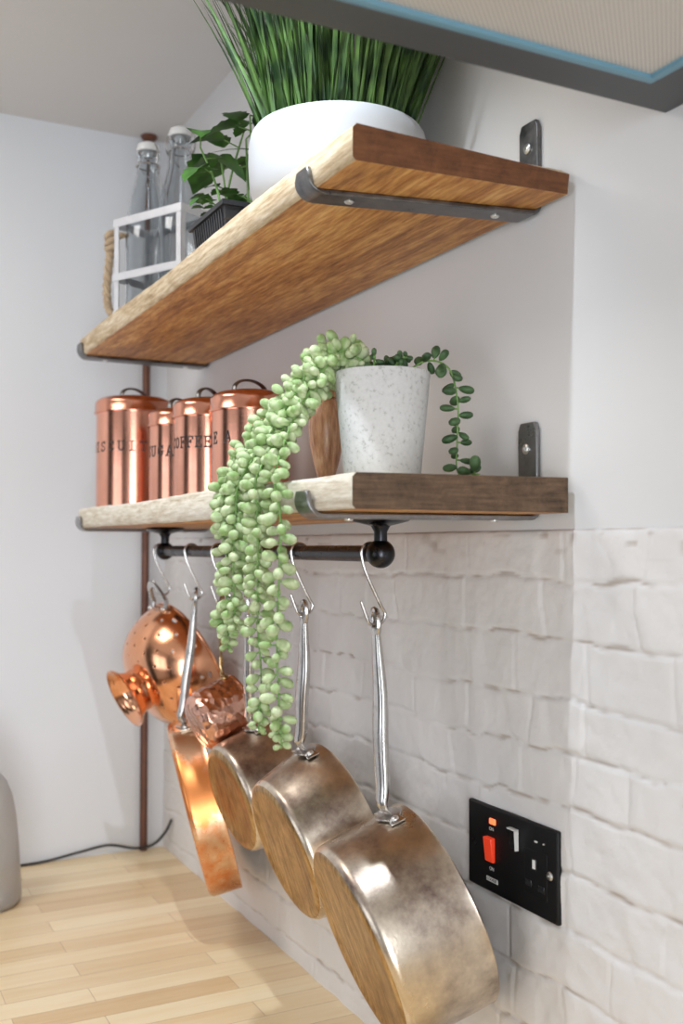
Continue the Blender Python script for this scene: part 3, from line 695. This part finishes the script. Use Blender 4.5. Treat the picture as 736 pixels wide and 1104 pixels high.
# ------------------------------------------------------------------ trailing succulent
def succulent():
    px, py, z0 = 1.097, -0.112, ZL + TH + 0.0012; zt = 0.774; c = (px, py, 0); rng = random.Random(11)
    root = thing('trailing_succulent', 'bead-leaved succulent trailing from a speckled cement pot over the shelf edge', 'plant', (px, py, z0))
    m = MB(); m.lathe([(0, z0), (0.0375, z0), (0.0392, z0 + 0.003), (0.0405, z0 + 0.02), (0.0490, zt - 0.003), (0.0488, zt), (0.0455, zt + 0.0004), (0.0450, zt - 0.004), (0.0435, zt - 0.014)], 64, c); pot = m.obj('pot', 'pot', root, angle=50)
    m = MB(); m.lathe([(0.0438, zt - 0.014), (0.03, zt - 0.011), (0, zt - 0.010)], 32, c); m.obj('soil', 'soil', pot)
    def strand(pts, dens, rad, size, mats, r_stem=0.0016, tip=True, flat=1.0, dens0=None):
        path = smooth_path(pts, 10); L = [0]
        for p, q in zip(path[:-1], path[1:]): L.append(L[-1] + (q - p).length)
        m = MB(); m.mi = 1; m.tube(path, [r_stem * (1 - 0.5 * i / len(path)) for i in range(len(path))], 6); m.mi = 0
        tot = L[-1]; s = 0.004; gold = rng.random() * 6
        while s < tot:
            i = max(k for k in range(len(L)) if L[k] <= s); i = min(i, len(path) - 2)
            f = (s - L[i]) / max(1e-6, L[i + 1] - L[i]); p = path[i].lerp(path[i + 1], f); t = (path[i + 1] - path[i]).normalized()
            a = t.orthogonal().normalized(); b = t.cross(a); gold += 2.4 + rng.uniform(-.3, .3)
            end = (tot - s) / 0.03; k = (0.55 + 0.45 * min(1, end)) if tip else 1.0
            sz = size * k * rng.uniform(0.80, 1.12); d = (a * math.cos(gold) + b * math.sin(gold) + t * rng.uniform(-0.1, 0.55)).normalized()
            Rm = d.to_track_quat('Z', 'Y').to_matrix(); cc = p + d * (rad * k * rng.uniform(0.75, 1.15))
            if cc.y > -0.008: cc.y = -0.008
            w = sz * rng.uniform(0.58, 0.74)
            m.ball(cc, (w, w * flat, sz), Rm, 9, 7, -0.15)
            m.mi = 1; m.tube([p, cc], 0.0009, 4, cap=False); m.mi = 0
            s += (0.62 if tip and tot - s < 0.035 else 1.0) * (dens if dens0 is None else lerp(dens0, dens, min(1, s / 0.1))) * rng.uniform(0.75, 1.25)
        return m.obj('trailing_stem', mats, root, angle=180)
    lm = ['bead', 'stem']
    fe = -0.2455   # strands hang just in front of the shelf edge
    def main(dx0, xt, xe, ze, lift=0.0, yy=0.0, dens=0.0039):
        xt += 0.030; xe += 0.009
        st = (px - 0.01 + dx0, py - 0.02, zt + 0.004)
        pts = [st, (px - 0.022 + dx0, py - 0.042, zt + 0.012 + lift), (lerp(px - .02, xt, .40), -0.181 + yy * .5, 0.752 + lift), (xt, -0.212 + yy * .5, 0.708 + lift * .6), (lerp(xt, xe, 0.6), fe + 0.004 + yy, 0.664), (xe, fe + yy, 0.630)]
        n = max(2, int((0.63 - ze) / 0.05))
        for k in range(1, n + 1): pts.append((xe + rng.uniform(-.003, .003), fe + yy + rng.uniform(-.002, .003), lerp(0.630, ze, k / n)))
        strand(pts, dens, 0.0098, 0.0076, lm)
    main(-0.012, 1.000, 1.003, 0.585, 0.000, 0.004)
    main(-0.006, 1.006, 1.018, 0.492, 0.006, -0.006)
    main(0.000, 1.022, 1.042, 0.560, 0.012, 0.000)
    main(0.004, 1.030, 1.078, 0.418, 0.004, 0.003, 0.0042)
    main(0.010, 1.040, 1.052, 0.515, 0.018, -0.012)
    main(0.012, 1.050, 1.098, 0.545, 0.008, -0.008, 0.0046)
    main(0.016, 1.060, 1.134, 0.413, 0.010, 0.000, 0.0052)
    main(0.008, 0.995, 0.996, 0.640, 0.010, -0.004)
    main(-0.02, 0.990, 1.026, 0.600, 0.016, -0.014)
    # short ones lying on the shelf and on top of the pot
    strand([(px - .02, py - .02, zt + .004), (px - .045, py - .045, zt + .004), (px - .070, py - .065, zt - .040), (px - .085, py - .085, zt - .085)], 0.0042, 0.0090, 0.0074, lm)
    strand([(px - .02, py - .01, zt + .006), (px - .052, py - .025, zt + .006), (px - .085, py - .045, zt - .020), (px - .115, py - .070, zt - .070), (px - .118, py - .085, zt - .098)], 0.0042, 0.0090, 0.0074, lm)
    strand([(px - .025, py - .03, zt), (px - .034, py - .052, zt + .004), (px - .040, py - .058, zt - .030)], 0.0050, 0.0085, 0.0060, lm)
    strand([(px + .005, py - .02, zt), (px - .005, py - .03, zt + .014), (px - .03, py - .040, zt + .014)], 0.0055, 0.0085, 0.0058, lm)
    dm = ['bead_dark', 'stem']
    for q in ((-.02, .0, -.025, .022, .016), (0.0, .01, .012, .022, .018), (.02, 0, .036, .008, .012), (.01, -.015, .02, -.02, .012)):
        strand([(px + q[0], py + q[1], zt - .004), (px + (q[0] + q[2]) / 2, py + (q[1] + q[3]) / 2, zt + q[4] * .8), (px + q[2], py + q[3], zt + q[4])], 0.0040, 0.0095, 0.0074, dm)
    strand([(px + .01, py + .02, zt), (px + .022, py + .040, zt + .013), (px + .038, py + .056, zt + .004), (px + .045, py + .062, zt - .03), (px + .041, py + .064, zt - .068), (px + .040, py + .064, zt - .098), (px + .050, py + .066, z0 + .009), (px + .078, py + .066, z0 + .006)], 0.0060, 0.0100, 0.0078, dm, 0.0012, False, 0.75)
succulent()

# ------------------------------------------------------------------ grass planter on the upper shelf
def grass_planter():
    px, py, z0 = 1.012, -0.120, ZU + TH + 0.0012; rng = random.Random(4)
    root = thing('grass_planter', 'round white planter of tall spiky green grass', 'plant', (px, py, z0)); zt = 1.049; R = 0.0985
    prof = [(0, z0), (R * 0.86, z0), (R * 0.92, z0 + 0.004), (R * 0.985, z0 + 0.030), (R, z0 + 0.055), (R * 0.995, zt - 0.016), (R * 0.975, zt - 0.005), (R * 0.94, zt), (R * 0.90, zt - 0.001), (R * 0.88, zt - 0.014)]
    m = MB(); m.lathe(prof, 72, (px, py, 0)); m.obj('pot', 'white_pot', root, angle=60)
    m = MB(); m.lathe([(R * 0.883, zt - 0.014), (R * .5, zt - .012), (0, zt - 0.012)], 40, (px, py, 0)); m.obj('soil', 'soil', root)
    m = MB()
    def blade(b, tip, w, sag):
        n = 7; d = tip - b; side = d.cross(V(rng.uniform(-1, 1), rng.uniform(-1, 1), 0.2)).normalized(); vs = []
        nrm = side.cross(d).normalized()
        for k in range(n + 1):
            t = k / n; p = b + d * t + V(0, 0, -sag * (t * t)) + V(d.x, d.y, 0) * (0.25 * t * t)
            if p.y > -0.004: p.y = -0.004
            if p.z > CEIL - .004: p.z = CEIL - .004
            ww = w * (1 - t ** 2.2) + 0.0002; vs += [p - side * ww, p + nrm * ww * 0.35, p + side * ww]
        fs = []
        for k in range(n): a = k * 3; fs += [(a, a + 1, a + 4, a + 3), (a + 1, a + 2, a + 5, a + 4)]
        m.add(vs, fs)
    for i in range(620):
        r = R * 0.80 * math.sqrt(rng.random()); q = rng.random() * 2 * PI; b = V(px + r * math.cos(q), py + r * math.sin(q), zt - 0.014)
        o = r / R; sp = rng.uniform(0.05, 0.34) * (0.35 + o); q2 = q + rng.uniform(-.5, .5); Lh = rng.uniform(0.17, 0.31)
        tip = b + V(math.cos(q2) * sp * Lh * 1.3, math.sin(q2) * sp * Lh * 1.0, Lh)
        blade(b, tip, rng.uniform(0.0011, 0.0024), rng.uniform(0.0, 0.03))
    for i in range(60):       # wide fan towards the corner of the room
        q = PI + rng.uniform(-.5, .5); r = R * rng.uniform(.45, .8); b = V(px + r * math.cos(q), py + r * math.sin(q), zt - .014); Lh = rng.uniform(.22, .31)
        blade(b, b + V(-rng.uniform(.05, .17), rng.uniform(-.06, .03), Lh), rng.uniform(.0011, .0022), rng.uniform(0, .03))
    blade(V(px - .07, py - .02, zt - .014), V(px - .33, py - .02, zt + .15), 0.0009, 0.04)
    m.obj('grass', 'grass', root, angle=180)
grass_planter()

# ------------------------------------------------------------------ herb tray
def herb_tray():
    x0, x1, y0, y1, z0, zt = 0.744, 0.868, -0.200, -0.100, ZU + TH + 0.0012, 1.011; rng = random.Random(23)
    root = thing('herb_tray', 'leafy green herb seedlings in a ribbed black plastic tray', 'plant', ((x0 + x1) / 2, (y0 + y1) / 2, z0))
    m = MB(); t = 0.008
    def ring(ins, z): return [(x0 + ins, y0 + ins, z), (x1 - ins, y0 + ins, z), (x1 - ins, y1 - ins, z), (x0 + ins, y1 - ins, z)]
    rings = [ring(t, z0), ring(0.0022, zt - .006), ring(-0.002, zt - .006), ring(-0.002, zt), ring(0.002, zt), ring(t + .001, z0 + .004)]
    vs = [p for r in rings for p in r]; fs = [(3, 2, 1, 0)]
    for i in range(len(rings) - 1):
        for j in range(4): jj = (j + 1) % 4; fs.append((i * 4 + j, i * 4 + jj, (i + 1) * 4 + jj, (i + 1) * 4 + j))
    fs.append((20, 21, 22, 23)); m.add(vs, fs)
    for k in range(1, 14):
        x = lerp(x0 + .006, x1 - .006, k / 14); m.hexa([(x - .0016, y0 + t - .0018, z0 + .002), (x + .0016, y0 + t - .0018, z0 + .002), (x + .0016, y0 + t + .001, z0 + .002), (x - .0016, y0 + t + .001, z0 + .002), (x - .0016, y0 + .0006, zt - .007), (x + .0016, y0 + .0006, zt - .007), (x + .0016, y0 + .004, zt - .007), (x - .0016, y0 + .004, zt - .007)])
    for k in range(1, 10):
        y = lerp(y0 + .006, y1 - .006, k / 10); m.hexa([(x0 + t - .0018, y - .0016, z0 + .002), (x0 + t + .001, y - .0016, z0 + .002), (x0 + t + .001, y + .0016, z0 + .002), (x0 + t - .0018, y + .0016, z0 + .002), (x0 + .0006, y - .0016, zt - .007), (x0 + .004, y - .0016, zt - .007), (x0 + .004, y + .0016, zt - .007), (x0 + .0006, y + .0016, zt - .007)])
    m.obj('tray', 'black_plastic', root, angle=30)
    m = MB(); m.box((x0 + .004, y0 + .004, z0 + .03), (x1 - .004, y1 - .004, zt - .006)); m.obj('soil', 'soil', root)
    st = MB(); lf = MB()
    def leaf(p, d, L, W, droop=0.3):
        d = d.normalized()
        if (p + d * L - V(1.012, -0.12, p.z)).length < 0.112: d = V(-abs(d.x) - .3, d.y, d.z + .3).normalized()
        s = d.cross(V(0, 0, 1)); s = (s if s.length > .1 else V(1, 0, 0)).normalized(); nn = s.cross(d); out = []
        sh = [0.10, 0.62, 0.80, 0.98, 0.80, 0.92, 0.60, 0.66, 0.30, 0.0]; n = len(sh) - 1
        for k, w in enumerate(sh):
            t = k / n; c = p + d * L * t - V(0, 0, 1) * L * droop * t * t; out += [c - s * W * w + nn * W * .18 * w, c, c + s * W * w + nn * W * .18 * w]
        fs = []
        for k in range(n): a = k * 3; fs += [(a, a + 1, a + 4, a + 3), (a + 1, a + 2, a + 5, a + 4)]
        lf.add(out, fs)
    spots = [(0.765, -0.165), (0.785, -0.135), (0.805, -0.175), (0.836, -0.150)]
    for i, (x, y) in enumerate(spots):
        h = rng.uniform(0.085, 0.125); lean = V(rng.uniform(-.035, .02), rng.uniform(-.03, .03), 0)
        pts = smooth_path([(x, y, zt - .01), V(x, y, zt + h * .5) + lean * .4, V(x, y, zt + h) + lean], 5)
        st.tube(pts, [0.0019 * (1 - .4 * k / len(pts)) for k in range(len(pts))], 6)
        for k in range(5):
            t = 0.25 + 0.75 * k / 4; p = pts[int(t * (len(pts) - 1))]; q = rng.random() * 6.28 + k * 2.4
            d = V(math.cos(q), math.sin(q), rng.uniform(-.1, .6)); e = p + d.normalized() * rng.uniform(.012, .026); st.tube([p, e], 0.0010, 5)
            big = (0.55 + 0.75 * t) * rng.uniform(.8, 1.15)
            leaf(e, d + V(0, 0, -.2), 0.036 * big, 0.0155 * big, rng.uniform(.2, .8))
            if rng.random() < .7:
                sd = d.cross(V(0, 0, 1)).normalized()
                for q1 in (-1, 1): leaf(e - d.normalized() * .006, d * .4 + sd * q1, 0.019 * big, 0.008 * big)
    # one broad leaf leaning out in front of the bottles, and low sprigs
    p = V(0.742, -0.158, 1.108); st.tube(smooth_path([(0.768, -0.160, zt), (0.760, -0.158, 1.06), p], 5), 0.0014, 6)
    leaf(p, V(-.70, -.22, .10), 0.062, 0.034, 0.65)
    leaf(p, V(-.2, -.5, .0), 0.044, 0.022, 0.6)
    leaf(p + V(.012, .0, .012), V(.4, -.5, .3), 0.040, 0.018, 0.4)
    p2 = V(0.725, -0.175, 1.062); st.tube(smooth_path([(0.766, -0.172, zt), (0.748, -0.175, 1.045), p2], 5), 0.0011, 6)
    for q1 in range(5): leaf(p2, V(math.cos(2.2 + q1 * .7), math.sin(2.2 + q1 * .7), .2), .020, .007, .5)
    for k in range(14):
        p = V(rng.uniform(.745, .80), -0.192 + rng.uniform(0, .03), zt + rng.uniform(-.004, .035)); leaf(p, V(-.4, -.5, rng.uniform(0, .8)), rng.uniform(.014, .024), .008, .4)
    st.obj('stems', 'stem', root); lf.obj('leaves', 'herb', root, angle=180)
herb_tray()

# ------------------------------------------------------------------ bottle carrier and bottles
EA = V(0.4014, -0.2124, 0); EB = V(0.5207, -0.1494, 0); ed = (EB - EA).normalized(); nd = V(-ed.y, ed.x, 0); FW = 0.147; ND = 0.076
SZ = ZU + TH + 0.0022
def carrier():
    zt = 1.117; root = thing('bottle_carrier', 'whitewashed tin bottle carrier with rope handle on upper shelf', 'carrier', (0.43, -0.15, SZ))
    P = lambda a, b, z: EA + ed * a + nd * b + V(0, 0, z)
    def bar(a0, b0, z0, a1, b1, z1, mb): mb.hexa([P(a0, b0, z0), P(a1, b0, z0), P(a1, b1, z0), P(a0, b1, z0), P(a0, b0, z1), P(a1, b0, z1), P(a1, b1, z1), P(a0, b1, z1)])
    w = 0.0105; t = 0.0016
    for (a, b) in ((0, 0), (FW, 0), (0, ND), (FW, ND)):
        m = MB(); sa = 1 if a == 0 else -1; sb = 1 if b == 0 else -1
        aa = sorted((a, a + sa * w)); bb = sorted((b, b + sb * t)); bar(aa[0], bb[0], SZ, aa[1], bb[1], zt, m)
        aa = sorted((a, a + sa * t)); bb = sorted((b, b + sb * w)); bar(aa[0], bb[0], SZ, aa[1], bb[1], zt, m)
        m.obj('post', 'galv', root, bevel=0.0004)
    for z0, hh in ((zt - 0.013, 0.013), (SZ + 0.058, 0.012), (SZ, 0.010)):
        m = MB(); g = 0.0012
        bar(-g, -g, z0, FW + g, 0, z0 + hh, m); bar(-g, ND, z0, FW + g, ND + g, z0 + hh, m); bar(-g, 0, z0, 0, ND, z0 + hh, m); bar(FW, 0, z0, FW + g, ND, z0 + hh, m)
        m.obj('band', 'galv', root, bevel=0.0003)
    m = MB(); bar(0, 0, SZ, FW, ND, SZ + 0.0015, m); m.obj('base', 'galv', root)
    # rope: knot at the side post, loop hanging down and tail
    m = MB(); k0 = P(-0.017, 0.010, 1.088)
    path = smooth_path([P(-0.004, 0.024, 1.100), k0, P(-0.019, 0.008, 1.06), P(-0.021, 0.005, 1.02), P(-0.019, 0.005, 0.985), P(-0.014, 0.012, SZ + .008), P(-0.012, 0.03, SZ + .0075)], 12)
    for q0 in range(3):
        q = [p + ed * math.cos(i * .5 + q0 * 2.094) * .0033 + nd * math.sin(i * .5 + q0 * 2.094) * .0033 for i, p in enumerate(path)]; m.tube(q, 0.0038, 7)
    for q0 in range(3): m.tube([k0 + V(0, 0, -.009 + q0 * .008) + ed * math.cos(k * PI / 8) * .0065 + nd * math.sin(k * PI / 8) * .0065 + V(0, 0, .005 * math.sin(k * PI / 8 + q0)) for k in range(16)], 0.0052, 8, closed=True)
    m.obj('rope_handle', 'rope', root)
carrier()
def bottle(label, a, b, ht, spin):
    c = EA + ed * a + nd * b; zb = SZ + 0.0022; r = 0.0350; root = thing('glass_bottle', label, 'bottle', (c.x, c.y, zb), 'swing-top bottles in the carrier')
    H = ht - 0.018; hN = H
    outer = [(0, 0.002), (r * 0.85, 0), (r * 0.98, 0.004), (r, 0.012), (r, 0.030), (r, 0.075), (r, 0.108), (r * 1.01, 0.114), (r * 1.0, 0.126), (r * 0.98, 0.142), (r * 0.93, 0.162), (r * 0.82, 0.186), (r * 0.64, 0.210), (r * 0.53, 0.228), (r * 0.475, hN - 0.018), (r * 0.475, hN - 0.012), (r * 0.53, hN - 0.010), (r * 0.53, hN - 0.002), (r * 0.48, hN)]
    inner = [(max(0, q - 0.0024), z + (0.006 if z < .01 else 0)) for q, z in outer][::-1]
    rip = lambda q, t: 1 - (0.022 * abs(math.sin(q * 5)) if 0.02 < t < 0.115 else 0)
    m = MB(); m.lathe(outer + inner, 60, (c.x, c.y, zb), (0, 0, 1), ripple=rip); m.obj('bottle_glass', 'glass', root, angle=60)
    zc = zb + hN; m = MB(); m.lathe([(0, -.008), (0.008, -.008), (0.0095, 0.0004), (0.0175, 0.001), (0.0185, 0.006), (0.017, 0.012), (0.011, 0.016), (0, 0.017)], 28, (c.x, c.y, zc)); st = m.obj('stopper', 'ceramic', root)
    m = MB(); sx, sy = math.cos(spin), math.sin(spin)
    for s in (-1, 1):
        m.tube(smooth_path([(c.x, c.y, zc + .019), (c.x + sx * s * .012, c.y + sy * s * .012, zc + .014), (c.x + sx * s * .0225, c.y + sy * s * .0225, zc + .002), (c.x + sx * s * .0215, c.y + sy * s * .0215, zc - .022), (c.x - sy * .019 + sx * s * .007, c.y + sx * .019 + sy * s * .007, zc - .040)], 4), 0.0011, 6)
    m.tube([(c.x + 0.0188 * math.cos(k * PI / 12), c.y + 0.0188 * math.sin(k * PI / 12), zc - .022) for k in range(24)], 0.0012, 6, closed=True)
    m.obj('wire_bail', 'wire', root)
bottle('clear swing-top bottle at the rope end of the carrier', 0.0370, 0.0375, 0.284, 0.4)
bottle('clear swing-top bottle behind the broad herb leaf', 0.1085, 0.0375, 0.292, 1.0)

# ------------------------------------------------------------------ cooker socket
def socket():
    x0, x1, z0, z1 = 1.0945, 1.2425, 0.2450, 0.3320; yb, yf = -0.0045, -0.0075
    root = thing('cooker_socket', 'black cooker switch and socket plate on painted brick', 'socket', ((x0 + x1) / 2, yb, (z0 + z1) / 2))
    m = MB(); m.box((x0, yf, z0), (x1, yb + .003, z1)); m.obj('plate', 'plate_black', root, bevel=0.0022, seg=3)
    def raised(name, xa, xb, za, zb, d, mat, parent, bev=0.0008, tilt=0.0):
        m = MB(); m.hexa([(xa, yf - d + tilt, za), (xb, yf - d + tilt, za), (xb, yf + .0005, za), (xa, yf + .0005, za), (xa, yf - d - tilt, zb), (xb, yf - d - tilt, zb), (xb, yf + .0005, zb), (xa, yf + .0005, zb)])
        return m.obj(name, mat, parent, bevel=bev)
    raised('indicator_lamp', 1.1345, 1.1445, 0.3145, 0.3205, 0.0016, 'neon', root)
    raised('switch_rocker', 1.1295, 1.1430, 0.2765, 0.3015, 0.0048, 'red', root, 0.0012, 0.0014)
    r2 = raised('switch_rocker', 1.1705, 1.1835, 0.2990, 0.3195, 0.0040, 'gloss_black', root, 0.0008, 0.0010)
    m = MB()
    m.hexa([(1.1825, yf - .0048, .2995), (1.1838, yf - .0048, .2995), (1.1838, yf - .001, .2995), (1.1825, yf - .001, .2995), (1.1825, yf - .0058, .3195), (1.1838, yf - .0058, .3195), (1.1838, yf - .001, .3195), (1.1825, yf - .001, .3195)])
    m.hexa([(1.1705, yf - .0056, .3188), (1.1838, yf - .0056, .3188), (1.1838, yf - .001, .3188), (1.1705, yf - .001, .3188), (1.1705, yf - .0058, .3200), (1.1838, yf - .0058, .3200), (1.1838, yf - .001, .3200), (1.1705, yf - .001, .3200)])
    m.obj('edge_highlight', 'white_plastic', r2)  # white strips drawn as the highlight along the rocker's edges
    # pin holes of the socket, set in a raised face
    ins = raised('socket_face', 1.1925, 1.2270, 0.2630, 0.3060, 0.0006, 'plate_black', root, 0.0004)
    def hole(xc, zc, w, h, shut):
        m = MB(); q = 0.0013
        m.box((xc - w / 2 - q, yf - .0018, zc - h / 2 - q), (xc + w / 2 + q, yf - .0004, zc + h / 2 + q)); o = m.obj('pin_hole_surround', 'gloss_black', root, bevel=0.0006)
        m = MB(); m.box((xc - w / 2, yf - .0021, zc - h / 2), (xc + w / 2, yf - .0016, zc + h / 2)); m.obj('shutter', shut, o)
    hole(1.2090, 0.2935, 0.0045, 0.0085, 'white_plastic'); hole(1.1995, 0.2735, 0.0070, 0.0045, 'black_plastic'); hole(1.2195, 0.2725, 0.0070, 0.0045, 'black_plastic')
    m = MB(); m.box((1.2085, yf - .0008, .3145), (1.2125, yf + .0004, .3160)); m.box((1.2215, yf - .0008, .3150), (1.2230, yf + .0004, .3162)); m.obj('marking', 'white_plastic', root)
    screw('screw', (1.2315, yf - .0001, .2885), (0, -1, 0), 0.0042, root)
    m = MB(); m.lathe([(0.0042, 0), (0.0040, 0.001), (0, 0.0012)], 16, (1.1065, yf - .0001, .2895), (0, -1, 0)); m.obj('screw', 'gloss_black', root)
    def text(s, x, z, h, name='lettering', inv=False):
        cu = bpy.data.curves.new(name, 'FONT'); cu.body = s; cu.size = h * 1.45; cu.align_x = 'CENTER'; cu.align_y = 'CENTER'; cu.extrude = 0.00008
        cu.materials.append(M['white_plastic']); tmp = bpy.data.objects.new('tmp', cu); me = bpy.data.meshes.new_from_object(tmp); bpy.data.objects.remove(tmp)
        o = bpy.data.objects.new(name, me); COL.objects.link(o); o.parent = root; o.location = V(x, yf - .0004, z) - root.location; o.rotation_euler = (PI / 2, 0, 0)
    text('ON', 1.1372, 0.3095, 0.0035); text('ON', 1.1375, 0.2693, 0.0035)
    m = MB(); m.box((1.1285, yf - .0006, .2562), (1.1475, yf + .0004, .2605)); m.obj('name_plate', 'white_plastic', root)
    cu = bpy.data.curves.new('lettering', 'FONT'); cu.body = 'COOKER'; cu.size = 0.0042; cu.align_x = 'CENTER'; cu.align_y = 'CENTER'; cu.extrude = 0.00005
    cu.materials.append(M['gloss_black']); tmp = bpy.data.objects.new('tmp', cu); me = bpy.data.meshes.new_from_object(tmp); bpy.data.objects.remove(tmp)
    o = bpy.data.objects.new('lettering', me); COL.objects.link(o); o.parent = root; o.location = V(1.138, yf - .0007, .2584) - root.location; o.rotation_euler = (PI / 2, 0, 0)
socket()

# ------------------------------------------------------------------ cooker hood overhead
def hood():
    x0, x1, y0, y1, z = 1.3815, 1.9815, -0.50, -0.0005, 0.958; root = thing('cooker_hood', 'dark grey cooker hood overhead with blue-edged mesh filter', 'hood', ((x0 + x1) / 2, -0.25, z))
    m = MB(); i = 0.036; h = 0.045
    bx0, bx1, by0, by1 = x0 + i, x1 - i, y0 + i, y1 - 0.050
    m.box((x0, y0, z), (bx0, y1, z + h)); m.box((bx1, y0, z), (x1, y1, z + h)); m.box((bx0, y0, z), (bx1, by0, z + h)); m.box((bx0, by1, z), (bx1, y1, z + h))
    m.box((bx0, by0, z + .02), (bx1, by1, z + h)); m.obj('canopy', 'hood', root)
    m = MB(); e = 0.007
    m.box((bx0 - .0004, by0, z - .0006), (bx0 + e, by1, z + .008)); m.box((bx1 - e, by0, z - .0006), (bx1 + .0004, by1, z + .008)); m.box((bx0 + e, by0 - .0004, z - .0006), (bx1 - e, by0 + e, z + .008)); m.box((bx0 + e, by1 - e, z - .0006), (bx1 - e, by1 + .0004, z + .008))
    m.obj('filter_frame', 'hood_blue', root, bevel=0.001)
    m = MB(); m.box((bx0 + e, by0 + e, z + .003), (bx1 - e, by1 - e, z + .012)); m.obj('mesh_filter', 'mesh', root)
    m = MB(); m.box((1.55, -0.27, z + h), (1.81, y1, CEIL - .001)); m.obj('chimney', 'hood', root, bevel=0.002)
hood()

# ------------------------------------------------------------------ corner pipe, cable, plastic jug
pipe = thing('pipe', 'brown painted pipe running up the corner of the room', 'pipe', (0.0105, -0.046, 0.0))
m = MB(); m.tube([(0.0105, -0.046, 0.0005), (0.0105, -0.046, 0.7), (0.0105, -0.0455, 1.4195)], 0.0075, 16); m.obj('tube', 'pipe', pipe)
m = MB(); m.lathe([(0.0075, 1.409), (0.010, 1.409), (0.0165, 1.4165), (0.0165, 1.4195), (0, 1.4195)], 24, (0.019, -0.0455, 0)); m.obj('collar', 'pipe', pipe)
cp = smooth_path([(0.012, -0.62, 0.003), (0.012, -0.45, 0.003), (0.012, -0.30, 0.0028), (0.010, -0.235, 0.0035), (0.009, -0.17, 0.012), (0.009, -0.115, 0.018), (0.0245, -0.070, 0.0105), (0.0245, -0.040, 0.010), (0.030, -0.022, 0.020), (0.050, -0.0105, 0.045), (0.075, -0.0095, 0.070)], 8)
m = MB(); m.tube(cp, 0.0026, 8); tag(m.obj('cable', 'cable', None), 'thin black cable along the back of the worktop', 'cable')
def jug():
    c = (0.187, -0.380, 0.0012); root = thing('plastic_bottle', 'smoky frosted plastic bottle at the left edge of the worktop', 'bottle', c)
    m = MB(); o = [(0, 0), (0.066, 0), (0.0705, 0.004), (0.0715, 0.012), (0.0705, 0.030), (0.067, 0.090), (0.062, 0.140), (0.056, 0.175), (0.046, 0.200), (0.032, 0.218), (0.024, 0.224), (0.024, 0.236)]
    m.lathe(o + [(max(0, r - .002), z + (.003 if z < .01 else 0)) for r, z in o][::-1], 64, c); b = m.obj('body', 'frosted', root, angle=50)
    m = MB(); m.lathe([(0, 0.236), (0.027, 0.236), (0.028, 0.240), (0.028, 0.256), (0.026, 0.259), (0, 0.260)], 40, c); m.obj('cap', 'gloss_black', root)
    va = math.atan2(CAM_C.y - c[1], CAM_C.x - c[0])
    m = MB(); rng = random.Random(2)      # illegible white print low on the side
    for z in (0.0300, 0.0205):
        q = va + 0.10
        while q < va + 0.62:
            h = rng.choice([0.0032, 0.0032, 0.0046]); w = rng.uniform(.014, .026)
            rr = 0.0713; m.add([(c[0] + rr * math.cos(t), c[1] + rr * math.sin(t), c[2] + z + k) for t, k in ((q, 0), (q + w, 0), (q + w, h), (q, h))], [(0, 1, 2, 3)]); q += w + rng.uniform(.008, .02)
    m.obj('printed_marks', 'white_plastic', b, smooth=False)

jug()
